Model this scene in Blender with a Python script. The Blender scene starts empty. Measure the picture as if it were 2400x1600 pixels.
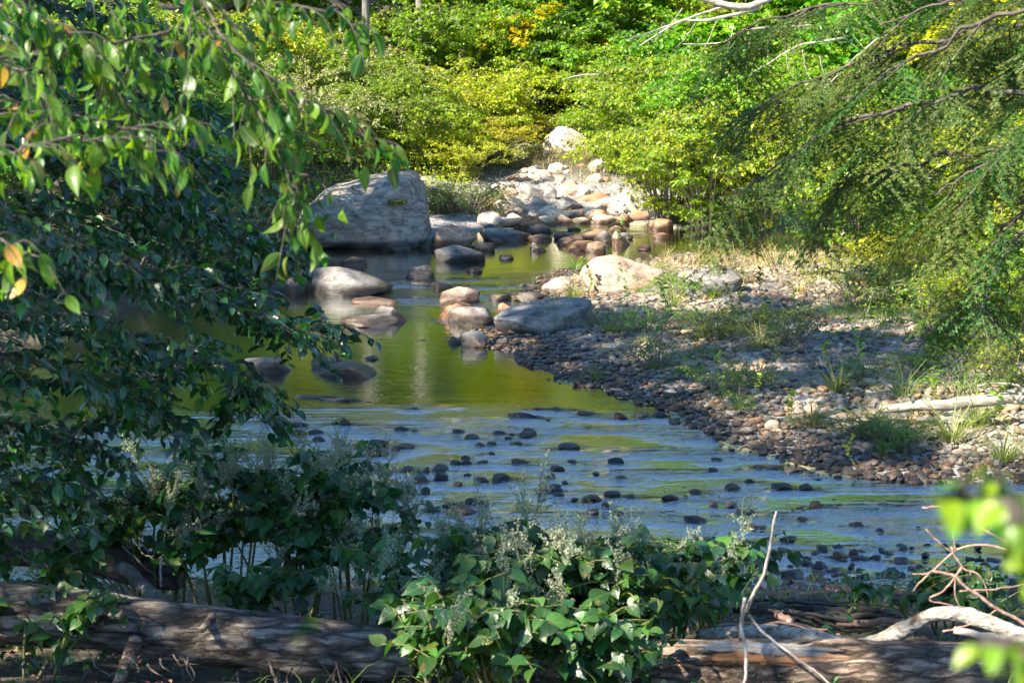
import bpy, math, random
import numpy as np
from mathutils import Vector, noise as mn

# ------------------------------------------------------------------ camera, world, sun, exposure
SC = bpy.context.scene
COL = SC.collection
CAM_Z = 4.0
F = 4667.0                      # focal length in pixels of a 2400 px wide frame
PITCH = math.radians(9.73)
cam_d = bpy.data.cameras.new('camera')
cam_d.sensor_width = 36.0
cam_d.lens = 36.0 * F / 2400.0
cam_d.clip_start = 0.1
cam_d.clip_end = 1500
cam_d.dof.use_dof = True
cam_d.dof.focus_distance = 21.0
cam_d.dof.aperture_fstop = 8.0
cam = bpy.data.objects.new('camera', cam_d)
COL.objects.link(cam)
cam.location = (0, 0, CAM_Z)
cam.rotation_euler = (math.pi / 2 - PITCH, 0, 0)
SC.camera = cam

SUN = np.array([-0.62, -0.40, 0.68]); SUN /= np.linalg.norm(SUN)
EL = math.asin(SUN[2]); AZ = math.atan2(SUN[0], SUN[1])
world = bpy.data.worlds.new('World'); SC.world = world; world.use_nodes = True
wn = world.node_tree.nodes; wl = world.node_tree.links
bg = wn['Background']
sky = wn.new('ShaderNodeTexSky'); sky.sky_type = 'NISHITA'; sky.sun_disc = False
sky.sun_elevation = EL; sky.sun_rotation = AZ
sky.ozone_density = 3.5; sky.dust_density = 0.0; sky.air_density = 1.0; sky.altitude = 1500
skh = wn.new('ShaderNodeHueSaturation'); skh.inputs['Saturation'].default_value = 1.08
wl.new(sky.outputs[0], skh.inputs['Color']); wl.new(skh.outputs[0], bg.inputs[0]); bg.inputs[1].default_value = 0.115
sd_ = bpy.data.lights.new('sun', 'SUN'); sd_.energy = 5.0; sd_.angle = math.radians(0.55)
sd_.color = (1.0, 0.91, 0.77)
sun = bpy.data.objects.new('sun', sd_); COL.objects.link(sun)
sun.rotation_euler = Vector(-SUN).to_track_quat('-Z', 'Y').to_euler()
sun.location = (-20, -10, 30)
SC.view_settings.view_transform = 'Standard'
SC.view_settings.look = 'None'
SC.view_settings.exposure = 1.9
SC.view_settings.gamma = 1
SC.view_settings.use_curve_mapping = False

rng = np.random.default_rng(11)
R = random.Random(5)

# ------------------------------------------------------------------ helpers
FW = np.array([0, math.cos(PITCH), -math.sin(PITCH)])
UP = np.array([0, math.sin(PITCH), math.cos(PITCH)])
C0 = np.array([0, 0, CAM_Z])

def ray(px, py):
    return FW + np.array([1, 0, 0]) * (px - 1200) / F + UP * (800 - py) / F

def W(px, py, dist):                       # world point seen at a pixel, at forward distance y = dist
    d = ray(px, py)
    return C0 + d * (dist / d[1])

def tag(o, label=None, cat=None, group=None, kind=None):
    if label: o['label'] = label
    if cat: o['category'] = cat
    if group: o['group'] = group
    if kind: o['kind'] = kind
    return o

def empty(name, loc, label=None, cat=None, group=None, rz=0.0):
    o = bpy.data.objects.new(name, None); COL.objects.link(o)
    o.location = [float(v) for v in loc]; o.rotation_euler = (0, 0, rz); o.empty_display_size = 0.2
    return tag(o, label, cat, group)

def link(name, me, parent=None, loc=None, rot=None, scale=None):
    o = bpy.data.objects.new(name, me); COL.objects.link(o)
    if parent is not None: o.parent = parent
    if loc is not None: o.location = [float(v) for v in loc]
    if rot is not None: o.rotation_euler = rot
    if scale is not None: o.scale = scale if hasattr(scale, '__len__') else (scale,) * 3
    return o

def mesh_np(name, V, Fc, mat, smooth=True, col=None, fl=None):
    V = np.asarray(V, dtype=np.float32); Fc = np.asarray(Fc, dtype=np.int32)
    me = bpy.data.meshes.new(name)
    n = Fc.shape[1]
    me.vertices.add(len(V)); me.vertices.foreach_set('co', V.ravel())
    me.loops.add(Fc.size); me.loops.foreach_set('vertex_index', Fc.ravel())
    me.polygons.add(len(Fc))
    me.polygons.foreach_set('loop_start', np.arange(0, Fc.size, n, dtype=np.int32))
    me.polygons.foreach_set('use_smooth', np.full(len(Fc), smooth, dtype=bool))
    me.update(calc_edges=True)
    if col is not None:
        a = me.color_attributes.new('Col', 'FLOAT_COLOR', 'POINT')
        c = np.ones((len(V), 4), dtype=np.float32); c[:, :3] = col
        a.data.foreach_set('color', c.ravel())
    if fl is not None:
        for k, v in fl.items():
            a = me.attributes.new(k, 'FLOAT', 'POINT'); a.data.foreach_set('value', np.asarray(v, dtype=np.float32))
    me.materials.append(mat)
    return me

def norm(a):
    a = np.asarray(a, float)
    return a / np.maximum(np.linalg.norm(a, axis=-1, keepdims=True), 1e-9)

def frames(d, n):                          # columns x = side, y = d (midrib), z = normal
    d = norm(d); x = norm(np.cross(d, n)); z = np.cross(x, d)
    return np.stack([x, d, z], axis=-1)

def scatter(tv, tf, pos, d, n, size, tint=None):
    """copy a template (leaf, needle, blade) many times into one vertex/face array"""
    M = frames(d, n); N = len(pos)
    V = np.einsum('nij,vj->nvi', M, tv) * np.asarray(size).reshape(N, 1, 1) + np.asarray(pos)[:, None, :]
    Fc = tf[None] + (np.arange(N) * len(tv))[:, None, None]
    t = rng.random(N) if tint is None else tint
    return V.reshape(-1, 3), Fc.reshape(-1, tf.shape[1]), np.repeat(t, len(tv))

def join(parts):
    Vs, Fs, Ts, o = [], [], [], 0
    for p in parts:
        Vs.append(p[0]); Fs.append(p[1] + o); Ts.append(p[2] if len(p) > 2 else np.zeros(len(p[0]))); o += len(p[0])
    return np.concatenate(Vs), np.concatenate(Fs), np.concatenate(Ts)

def tube(pts, rad, sides=6, bump=0.0):
    pts = np.asarray(pts, float); rad = np.broadcast_to(np.asarray(rad, float), (len(pts),)); n = len(pts)
    t = norm(np.gradient(pts, axis=0))
    ref = np.array([0.13, 0.21, 1.0]) if abs(t[:, 2]).mean() < 0.8 else np.array([1.0, 0.2, 0.1])
    a = norm(np.cross(t, ref)); b = np.cross(t, a)
    th = np.arange(sides) * 2 * math.pi / sides
    rr = rad[:, None] * (1 + bump * (rng.random((n, sides)) - .5))
    V = pts[:, None] + rr[..., None] * (a[:, None] * np.cos(th)[None, :, None] + b[:, None] * np.sin(th)[None, :, None])
    V = V.reshape(-1, 3)
    i = np.arange(n - 1)[:, None] * sides; j = np.arange(sides)[None]; k = (j + 1) % sides
    q = np.stack([i + j, i + k, i + sides + k, i + sides + j], -1).reshape(-1, 4)
    tri = np.concatenate([q[:, [0, 1, 2]], q[:, [0, 2, 3]]])
    c0 = len(V); V = np.concatenate([V, pts[:1], pts[-1:]])
    jj = np.arange(sides); kk = (jj + 1) % sides
    e = (n - 1) * sides
    tri = np.concatenate([tri, np.stack([np.full(sides, c0), kk, jj], -1), np.stack([np.full(sides, c0 + 1), e + jj, e + kk], -1)])
    return V, tri, np.zeros(len(V))

def spline(pts, n):                         # Catmull-Rom through control points
    P = np.asarray(pts, float); m = len(P)
    P = np.concatenate([[2 * P[0] - P[1]], P, [2 * P[-1] - P[-2]]])
    u = np.linspace(0, m - 1 - 1e-6, n); i = u.astype(int); f = (u - i)[:, None]
    p0, p1, p2, p3 = P[i], P[i + 1], P[i + 2], P[i + 3]
    return .5 * (2 * p1 + (p2 - p0) * f + (2 * p0 - 5 * p1 + 4 * p2 - p3) * f ** 2 + (3 * p1 - p0 - 3 * p2 + p3) * f ** 3)

def wob(P, amp, skip0=True):
    P = P.copy(); w = rng.normal(0, amp, P.shape)
    w = (w + np.roll(w, 1, 0)) / 2
    if skip0: w[0] = 0
    return P + w

# ------------------------------------------------------------------ materials
def newmat(name):
    m = bpy.data.materials.new(name); m.use_nodes = True
    nt = m.node_tree; nt.nodes.clear()
    out = nt.nodes.new('ShaderNodeOutputMaterial')
    return m, nt.nodes, nt.links, out

def N_(nodes, t, **kw):
    n = nodes.new(t)
    for k, v in kw.items(): setattr(n, k, v)
    return n

def ramp(nodes, stops):
    r = nodes.new('ShaderNodeValToRGB'); e = r.color_ramp.elements
    while len(e) < len(stops): e.new(0.5)
    for el, (p, c) in zip(e, stops): el.position = p; el.color = (*c, 1)
    return r

def mix_rgb(nodes, links, a, b, f, mode='MIX'):
    m = nodes.new('ShaderNodeMix'); m.data_type = 'RGBA'; m.blend_type = mode
    for s, v in ((m.inputs[0], f), (m.inputs[6], a), (m.inputs[7], b)):
        if hasattr(v, 'is_linked') or hasattr(v, 'links'): links.new(v, s)
        else: s.default_value = v if not isinstance(v, tuple) else (*v, 1)
    return m.outputs[2]

def leaf_mat(name, stops, trans=(1.6, 1.7, .9), tmix=.45, rough=.38, spec=.5, huevar=.04, valvar=.5, use_obj=True, detail=False):
    """stops: colour ramp over the per-leaf tint value"""
    m, n, l, out = newmat(name)
    at = N_(n, 'ShaderNodeAttribute', attribute_name='tint')
    oi = N_(n, 'ShaderNodeObjectInfo')
    r = ramp(n, stops); r.color_ramp.interpolation = 'LINEAR'
    if use_obj:
        ad = N_(n, 'ShaderNodeMath', operation='ADD'); l.new(at.outputs['Fac'], ad.inputs[0]); l.new(oi.outputs['Random'], ad.inputs[1])
        fr = N_(n, 'ShaderNodeMath', operation='FRACT'); l.new(ad.outputs[0], fr.inputs[0]); src = fr.outputs[0]
    else: src = at.outputs['Fac']
    l.new(src, r.inputs[0])
    # value variation
    wn_ = N_(n, 'ShaderNodeTexWhiteNoise', noise_dimensions='1D'); l.new(src, wn_.inputs['W'])
    mr = N_(n, 'ShaderNodeMapRange'); mr.inputs[3].default_value = 1 - valvar / 2; mr.inputs[4].default_value = 1 + valvar / 2
    l.new(wn_.outputs['Value'], mr.inputs[0])
    hs = N_(n, 'ShaderNodeHueSaturation'); l.new(r.outputs[0], hs.inputs['Color']); l.new(mr.outputs[0], hs.inputs['Value'])
    mh = N_(n, 'ShaderNodeMapRange'); mh.inputs[3].default_value = .5 - huevar; mh.inputs[4].default_value = .5 + huevar
    l.new(oi.outputs['Random'], mh.inputs[0]); l.new(mh.outputs[0], hs.inputs['Hue'])
    base_c = hs.outputs[0]
    if detail:                                                                     # pale midrib and brown blemishes of the single leaves
        to = N_(n, 'ShaderNodeTexCoord'); sp = N_(n, 'ShaderNodeSeparateXYZ'); l.new(to.outputs['Object'], sp.inputs[0])
        ab = N_(n, 'ShaderNodeMath', operation='ABSOLUTE'); l.new(sp.outputs[0], ab.inputs[0])
        vm = N_(n, 'ShaderNodeMapRange'); vm.inputs[1].default_value = .0007; vm.inputs[2].default_value = .0022; vm.inputs[3].default_value = .55; vm.inputs[4].default_value = 0; l.new(ab.outputs[0], vm.inputs[0])
        base_c = mix_rgb(n, l, base_c, (.16, .24, .07), vm.outputs[0])
        gp = N_(n, 'ShaderNodeNewGeometry'); bl = N_(n, 'ShaderNodeTexNoise'); bl.inputs['Scale'].default_value = 22; bl.inputs['Detail'].default_value = 4; l.new(gp.outputs['Position'], bl.inputs['Vector'])
        br = ramp(n, [(.62, (0, 0, 0)), (.68, (.85, .85, .85))]); l.new(bl.outputs['Fac'], br.inputs[0])
        base_c = mix_rgb(n, l, base_c, (.16, .11, .035), br.outputs[0])
    tx = N_(n, 'ShaderNodeTexNoise'); tx.inputs['Scale'].default_value = 35; tx.inputs['Detail'].default_value = 2
    tc = N_(n, 'ShaderNodeNewGeometry'); l.new(tc.outputs['Position'], tx.inputs['Vector'])
    bmp = N_(n, 'ShaderNodeBump'); bmp.inputs['Strength'].default_value = .35; bmp.inputs['Distance'].default_value = .01
    l.new(tx.outputs['Fac'], bmp.inputs['Height'])
    p = N_(n, 'ShaderNodeBsdfPrincipled'); p.inputs['Roughness'].default_value = rough
    p.inputs['Specular IOR Level'].default_value = spec
    l.new(base_c, p.inputs['Base Color']); l.new(bmp.outputs[0], p.inputs['Normal'])
    tr = N_(n, 'ShaderNodeBsdfTranslucent')
    tcol = mix_rgb(n, l, base_c, trans, 1.0, 'MULTIPLY')
    l.new(tcol, tr.inputs[0])
    mx = N_(n, 'ShaderNodeMixShader'); mx.inputs[0].default_value = tmix
    l.new(p.outputs[0], mx.inputs[1]); l.new(tr.outputs[0], mx.inputs[2]); l.new(mx.outputs[0], out.inputs[0])
    return m

def bark_mat(name, c1, c2, scale=12, stretch=(1, 1, .2), rough=.9, bump=.6, spots=None, dist=.02, crack=0):
    m, n, l, out = newmat(name)
    tc = N_(n, 'ShaderNodeTexCoord'); mp = N_(n, 'ShaderNodeMapping'); mp.inputs['Scale'].default_value = stretch
    l.new(tc.outputs['Object'], mp.inputs[0])
    a = N_(n, 'ShaderNodeTexNoise'); a.inputs['Scale'].default_value = scale; a.inputs['Detail'].default_value = 7; a.inputs['Roughness'].default_value = .65
    l.new(mp.outputs[0], a.inputs['Vector'])
    v = N_(n, 'ShaderNodeTexVoronoi'); v.inputs['Scale'].default_value = scale * 1.6; l.new(mp.outputs[0], v.inputs['Vector'])
    r = ramp(n, [(.38, c1), (.62, c2)]); l.new(a.outputs['Fac'], r.inputs[0])
    colr = r.outputs[0]
    if crack:
        w_ = mix_rgb(n, l, mp.outputs[0], a.outputs['Color'], .12)
        vc = N_(n, 'ShaderNodeTexVoronoi', feature='DISTANCE_TO_EDGE'); vc.inputs['Scale'].default_value = crack; l.new(w_, vc.inputs['Vector'])
        cr = ramp(n, [(0, (.3, .28, .26)), (.09, (1, 1, 1))]); l.new(vc.outputs['Distance'], cr.inputs[0])
        colr = mix_rgb(n, l, colr, cr.outputs[0], .9, 'MULTIPLY')
    if spots:
        b = N_(n, 'ShaderNodeTexNoise'); b.inputs['Scale'].default_value = spots[1]; b.inputs['Detail'].default_value = 4
        l.new(tc.outputs['Object'], b.inputs['Vector'])
        rr = ramp(n, [(spots[2], (0, 0, 0)), (spots[2] + .06, (1, 1, 1))]); l.new(b.outputs['Fac'], rr.inputs[0])
        colr = mix_rgb(n, l, colr, spots[0], rr.outputs[0])
    p = N_(n, 'ShaderNodeBsdfPrincipled'); p.inputs['Roughness'].default_value = rough
    p.inputs['Specular IOR Level'].default_value = .25
    l.new(colr, p.inputs['Base Color'])
    ml = N_(n, 'ShaderNodeMath', operation='MULTIPLY'); l.new(a.outputs['Fac'], ml.inputs[0]); l.new(v.outputs['Distance'], ml.inputs[1])
    hgt_ = ml.outputs[0]
    if crack:
        mi = N_(n, 'ShaderNodeMath', operation='MINIMUM'); l.new(vc.outputs['Distance'], mi.inputs[0]); mi.inputs[1].default_value = .15
        ma_ = N_(n, 'ShaderNodeMath', operation='MULTIPLY_ADD'); l.new(mi.outputs[0], ma_.inputs[0]); ma_.inputs[1].default_value = 3.0; l.new(hgt_, ma_.inputs[2]); hgt_ = ma_.outputs[0]
    bp = N_(n, 'ShaderNodeBump'); bp.inputs['Strength'].default_value = bump; bp.inputs['Distance'].default_value = dist
    l.new(hgt_, bp.inputs['Height']); l.new(bp.outputs[0], p.inputs['Normal'])
    l.new(p.outputs[0], out.inputs[0])
    return m

def rock_mat(name, src='object', wet=0.0, cracks=False):
    m, n, l, out = newmat(name)
    if src == 'object': c = N_(n, 'ShaderNodeObjectInfo').outputs['Color']
    else: c = N_(n, 'ShaderNodeAttribute', attribute_name='Col').outputs['Color']
    g = N_(n, 'ShaderNodeNewGeometry')
    a = N_(n, 'ShaderNodeTexNoise'); a.inputs['Scale'].default_value = 5; a.inputs['Detail'].default_value = 9; a.inputs['Roughness'].default_value = .7
    mp = N_(n, 'ShaderNodeMapping'); mp.inputs['Scale'].default_value = (1, 1, 2.2); mp.inputs['Rotation'].default_value = (.25, .35, 0)
    l.new(g.outputs['Position'], mp.inputs[0]); l.new(mp.outputs[0], a.inputs['Vector'])
    r = ramp(n, [(.34, (.36, .34, .33)), (.48, (.85, .85, .85)), (.62, (1.4, 1.32, 1.2))]); l.new(a.outputs['Fac'], r.inputs[0])
    c1 = mix_rgb(n, l, c, r.outputs[0], 1.0, 'MULTIPLY')
    b = N_(n, 'ShaderNodeTexNoise'); b.inputs['Scale'].default_value = 60; b.inputs['Detail'].default_value = 3
    l.new(g.outputs['Position'], b.inputs['Vector'])
    rb = ramp(n, [(.35, (.72, .72, .72)), (.65, (1.2, 1.2, 1.2))]); l.new(b.outputs['Fac'], rb.inputs[0])
    c2 = mix_rgb(n, l, c1, rb.outputs[0], .8, 'MULTIPLY')
    if cracks:
        cw = mix_rgb(n, l, mp.outputs[0], a.outputs['Color'], .22)
        vc = N_(n, 'ShaderNodeTexVoronoi', feature='DISTANCE_TO_EDGE'); vc.inputs['Scale'].default_value = 1.7; l.new(cw, vc.inputs['Vector'])
        cr = ramp(n, [(0, (.22, .2, .18)), (.022, (1, 1, 1))]); l.new(vc.outputs['Distance'], cr.inputs[0])
        c2 = mix_rgb(n, l, c2, cr.outputs[0], .8, 'MULTIPLY')
        st = N_(n, 'ShaderNodeTexNoise'); st.inputs['Scale'].default_value = 1.6; st.inputs['Detail'].default_value = 6; l.new(g.outputs['Position'], st.inputs['Vector'])
        sr = ramp(n, [(.42, (.78, .69, .60)), (.6, (1.12, 1.1, 1.08))]); l.new(st.outputs['Fac'], sr.inputs[0])
        c2 = mix_rgb(n, l, c2, sr.outputs[0], .85, 'MULTIPLY')
    # lichen
    li = N_(n, 'ShaderNodeTexNoise'); li.inputs['Scale'].default_value = 9; li.inputs['Detail'].default_value = 5
    l.new(g.outputs['Position'], li.inputs['Vector'])
    lr = ramp(n, [(.6, (0, 0, 0)), (.68, (.5, .5, .5))]); l.new(li.outputs['Fac'], lr.inputs[0])
    c3 = mix_rgb(n, l, c2, (.36, .37, .33), lr.outputs[0])
    # wet band above the water line
    sx = N_(n, 'ShaderNodeSeparateXYZ'); l.new(g.outputs['Position'], sx.inputs[0])
    ad = N_(n, 'ShaderNodeMath', operation='MULTIPLY_ADD'); l.new(a.outputs['Fac'], ad.inputs[0]); ad.inputs[1].default_value = -.16
    l.new(sx.outputs[2], ad.inputs[2])
    wr = N_(n, 'ShaderNodeMapRange'); wr.interpolation_type = 'SMOOTHSTEP'
    wr.inputs[1].default_value = -.03 + wet; wr.inputs[2].default_value = .035 + wet * 1.6; wr.inputs[3].default_value = 1; wr.inputs[4].default_value = 0
    l.new(ad.outputs[0], wr.inputs[0])
    c4 = mix_rgb(n, l, c3, (.24, .21, .18), wr.outputs[0], 'MULTIPLY')
    p = N_(n, 'ShaderNodeBsdfPrincipled'); l.new(c4, p.inputs['Base Color'])
    rg = N_(n, 'ShaderNodeMapRange'); rg.inputs[3].default_value = .82; rg.inputs[4].default_value = .28; l.new(wr.outputs[0], rg.inputs[0])
    l.new(rg.outputs[0], p.inputs['Roughness']); p.inputs['Specular IOR Level'].default_value = .4
    ma = N_(n, 'ShaderNodeMath', operation='MULTIPLY_ADD'); l.new(b.outputs['Fac'], ma.inputs[0]); ma.inputs[1].default_value = .25; l.new(a.outputs['Fac'], ma.inputs[2])
    bp = N_(n, 'ShaderNodeBump'); bp.inputs['Strength'].default_value = .55; bp.inputs['Distance'].default_value = .05
    l.new(ma.outputs[0], bp.inputs['Height']); l.new(bp.outputs[0], p.inputs['Normal'])
    l.new(p.outputs[0], out.inputs[0])
    return m

M_ROCK = rock_mat('stone'); M_BOULDER = rock_mat('boulder_stone', wet=.035, cracks=True); M_PEB = rock_mat('pebble_stone', 'attr')
G = lambda *a: [(i / max(1, len(a) - 1), c) for i, c in enumerate(a)]
M_LIME = leaf_mat('leaf_bright', G((.07, .19, .006), (.15, .29, .008), (.22, .34, .01), (.28, .34, .015), (.11, .26, .008)), tmix=.42, trans=(1.7, 1.7, .7))
M_YEL = leaf_mat('leaf_yellow', G((.20, .31, .006), (.36, .42, .008), (.48, .42, .012), (.34, .42, .01), (.22, .34, .008)), tmix=.42, trans=(1.5, 1.45, .7))
M_MID = leaf_mat('leaf_mid', G((.05, .14, .01), (.10, .22, .012), (.18, .30, .015), (.10, .22, .012)), tmix=.42, trans=(1.8, 2.0, .8))
M_OLIVE = leaf_mat('leaf_olive', G((.10, .18, .03), (.17, .24, .04), (.24, .27, .06), (.12, .22, .03)), tmix=.35)
M_TAN = leaf_mat('flower_tan', G((.40, .36, .17), (.54, .47, .27), (.32, .33, .12)), tmix=.3, rough=.8, trans=(1.1, 1.1, .8))
M_CREAM = leaf_mat('flower_cream', G((.24, .29, .17), (.37, .37, .25), (.18, .25, .13)), tmix=.3, rough=.8, trans=(1.1, 1.1, .8))
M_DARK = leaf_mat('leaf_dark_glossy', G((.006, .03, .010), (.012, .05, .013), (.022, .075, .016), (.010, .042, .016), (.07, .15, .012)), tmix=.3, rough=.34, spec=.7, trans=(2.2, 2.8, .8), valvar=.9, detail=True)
M_NEAR = leaf_mat('leaf_near', G((.02, .07, .008), (.05, .13, .01), (.10, .19, .012), (.03, .09, .01), (.18, .24, .015)), tmix=.45, rough=.42, spec=.45, trans=(2.3, 2.3, .8), valvar=.8, detail=True)
M_KNOT = leaf_mat('leaf_heart', G((.012, .05, .015), (.022, .08, .018), (.045, .13, .018), (.016, .06, .022), (.10, .17, .02)), tmix=.3, rough=.4, spec=.55, trans=(1.9, 2.3, .8), valvar=.9, detail=True)
M_ORANGE = leaf_mat('leaf_orange', G((.36, .17, .02), (.42, .26, .03), (.32, .13, .02)), tmix=.4, trans=(1.3, 1.2, .8), huevar=.01, detail=True)
M_NEED = leaf_mat('needles', G((.018, .060, .012), (.034, .095, .014), (.08, .16, .018), (.15, .15, .03), (.028, .085, .014)), tmix=.25, rough=.5, spec=.35, trans=(1.5, 1.5, .8), valvar=.5)
M_GRASS = leaf_mat('grass_blade', G((.10, .17, .03), (.16, .22, .04), (.22, .24, .06), (.13, .19, .03)), tmix=.35, rough=.5)
M_DRY = leaf_mat('grass_dry', G((.30, .28, .08), (.38, .32, .13), (.30, .19, .08), (.20, .26, .05), (.42, .36, .17), (.22, .28, .05)), tmix=.3, rough=.7, trans=(1.2, 1.2, .9))
M_BARK = bark_mat('bark_grey', (.10, .085, .07), (.26, .235, .20), 9, (1, 1, .25))
M_TWIGDK = bark_mat('twig_bark_dark', (.045, .035, .028), (.12, .10, .08), 30, (1, 1, 1), bump=.3)
M_TWIG = bark_mat('twig_bark', (.12, .09, .07), (.28, .23, .18), 30, (1, 1, 1), bump=.3)
M_STEM = bark_mat('green_stem', (.10, .13, .04), (.20, .16, .07), 20, (1, 1, 1), bump=.1)
M_LOG = bark_mat('log_bark', (.07, .056, .042), (.33, .275, .215), 12, (.34, 1.3, 1.3), bump=1.0, dist=.06, crack=11, spots=((.05, .10, .02), 3.0, .68))
M_LOG2 = bark_mat('log_weathered', (.11, .075, .052), (.38, .28, .20), 13, (.36, 1.2, 1.2), bump=1.0, dist=.05, crack=14)
M_SPLIT = bark_mat('split_wood', (.34, .14, .05), (.50, .27, .13), 16, (.08, 1, 1), bump=.4, rough=.7)
M_BIRCH = bark_mat('birch_bark', (.22, .18, .13), (.52, .48, .40), 26, (.7, 1.2, 1.2), bump=.8, dist=.02, spots=((.16, .11, .07), 14.0, .6))
M_DEAD = bark_mat('dead_wood', (.20, .165, .13), (.46, .41, .34), 18, (.3, 1, 1), bump=.5)
M_DEADDK = bark_mat('dead_wood_dark', (.04, .034, .03), (.13, .11, .095), 14, (.2, 1, 1), bump=.8)
M_REDTW = bark_mat('twig_reddish', (.26, .14, .10), (.42, .28, .21), 30, (1, 1, 1), bump=.3)

def ground_material():
    m, n, l, out = newmat('earth')
    g = N_(n, 'ShaderNodeNewGeometry')
    a = N_(n, 'ShaderNodeTexNoise'); a.inputs['Scale'].default_value = 3; a.inputs['Detail'].default_value = 9; a.inputs['Roughness'].default_value = .7
    l.new(g.outputs['Position'], a.inputs['Vector'])
    r = ramp(n, [(.3, (.03, .024, .013)), (.5, (.06, .048, .028)), (.7, (.085, .075, .035))]); l.new(a.outputs['Fac'], r.inputs[0])
    v = N_(n, 'ShaderNodeTexVoronoi'); v.inputs['Scale'].default_value = 16; l.new(g.outputs['Position'], v.inputs['Vector'])
    hv = N_(n, 'ShaderNodeHueSaturation'); hv.inputs['Saturation'].default_value = .12; l.new(v.outputs['Color'], hv.inputs['Color'])
    vr = mix_rgb(n, l, (.12, .10, .08), hv.outputs[0], .2)
    at = N_(n, 'ShaderNodeAttribute', attribute_name='gravel')
    c = mix_rgb(n, l, r.outputs[0], vr, at.outputs['Fac'])
    at2 = N_(n, 'ShaderNodeAttribute', attribute_name='bed')
    bedc = mix_rgb(n, l, (.24, .24, .06), hv.outputs[0], .08)
    c2 = mix_rgb(n, l, c, bedc, at2.outputs['Fac'])
    p = N_(n, 'ShaderNodeBsdfPrincipled'); p.inputs['Roughness'].default_value = .9; l.new(c2, p.inputs['Base Color'])
    bp = N_(n, 'ShaderNodeBump'); bp.inputs['Strength'].default_value = .8; bp.inputs['Distance'].default_value = .05
    ad = N_(n, 'ShaderNodeMath', operation='SUBTRACT'); l.new(a.outputs['Fac'], ad.inputs[0]); l.new(v.outputs['Distance'], ad.inputs[1])
    l.new(ad.outputs[0], bp.inputs['Height']); l.new(bp.outputs[0], p.inputs['Normal']); l.new(p.outputs[0], out.inputs[0])
    return m

def water_material():
    m, n, l, out = newmat('stream_water')
    g = N_(n, 'ShaderNodeNewGeometry')
    at = N_(n, 'ShaderNodeAttribute', attribute_name='riffle')
    def nz(scale, sc, det=3, rough=.55, dist=0.0):
        mp = N_(n, 'ShaderNodeMapping'); mp.inputs['Scale'].default_value = sc; l.new(g.outputs['Position'], mp.inputs[0])
        t = N_(n, 'ShaderNodeTexNoise'); t.inputs['Scale'].default_value = scale; t.inputs['Detail'].default_value = det
        t.inputs['Roughness'].default_value = rough; t.inputs['Distortion'].default_value = dist
        l.new(mp.outputs[0], t.inputs['Vector']); return t.outputs['Fac']
    w1 = nz(5.0, (.55, 1.3, 1), 3, .5, .4)
    w2 = nz(19, (.75, 1.2, 1), 3, .6, .3)
    w4 = nz(48, (.8, 1.1, 1), 2)
    def mul(a, b):
        k = N_(n, 'ShaderNodeMath', operation='MULTIPLY')
        for s, v in ((k.inputs[0], a), (k.inputs[1], b)):
            if isinstance(v, float): s.default_value = v
            else: l.new(v, s)
        return k.outputs[0]
    def add(a, b):
        k = N_(n, 'ShaderNodeMath', operation='ADD'); l.new(a, k.inputs[0]); l.new(b, k.inputs[1]); return k.outputs[0]
    h = add(add(mul(add(mul(w1, .075), mul(w4, .012)), at.outputs['Fac']), mul(mul(w2, .048), at.outputs['Fac'])), add(mul(w2, .0016), mul(w1, .0032)))
    bp = N_(n, 'ShaderNodeBump'); bp.inputs['Strength'].default_value = 1; bp.inputs['Distance'].default_value = 1.0
    l.new(h, bp.inputs['Height'])
    fr = N_(n, 'ShaderNodeFresnel'); fr.inputs[0].default_value = 1.5; l.new(bp.outputs[0], fr.inputs['Normal'])
    gl = N_(n, 'ShaderNodeBsdfGlossy'); gl.inputs['Roughness'].default_value = .03; gl.inputs['Color'].default_value = (1, 1, 1, 1)
    l.new(bp.outputs[0], gl.inputs['Normal'])
    tr = N_(n, 'ShaderNodeBsdfTransparent'); tr.inputs[0].default_value = (.72, .74, .45, 1)
    pw = N_(n, 'ShaderNodeMath', operation='POWER'); pw.use_clamp = True; l.new(fr.outputs[0], pw.inputs[0]); pw.inputs[1].default_value = .30
    mx = N_(n, 'ShaderNodeMixShader'); l.new(pw.outputs[0], mx.inputs[0]); l.new(tr.outputs[0], mx.inputs[1]); l.new(gl.outputs[0], mx.inputs[2])
    l.new(mx.outputs[0], out.inputs[0])
    return m

# ------------------------------------------------------------------ terrain
POLY = np.array([(-40, 12.5), (-9, 13.0), (-4, 13.4), (0, 13.3), (2, 13.05), (5, 12.9), (9, 12.5), (40, 10), (40, 17), (9, 16.3), (4.2, 16.2), (3.3, 16.35),
    (2.83, 16.5), (2.38, 17.1), (1.92, 17.9), (1.74, 18.5), (1.56, 19.1), (1.07, 20.0), (.58, 20.7), (.45, 21.1), (0, 22.1), (-.3, 22.9), (-.8, 23.3),
    (-.62, 24.1), (.1, 24.6), (.35, 25.6), (-.06, 27.0), (.37, 28.7), (.96, 29.9), (1.99, 30.9), (2.7, 31.5), (6, 32), (40, 34), (40, 38), (6, 34.4), (2.9, 35.2), (1.8, 36.2), (.4, 35.8),
    (-1.0, 34.2), (-1.7, 33.4), (-1.9, 33.0), (-3.3, 33.0), (-3.5, 31.2), (-3.7, 29.8), (-4.3, 28), (-5.2, 25), (-6.2, 21), (-8.5, 18), (-40, 19)], float)

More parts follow.
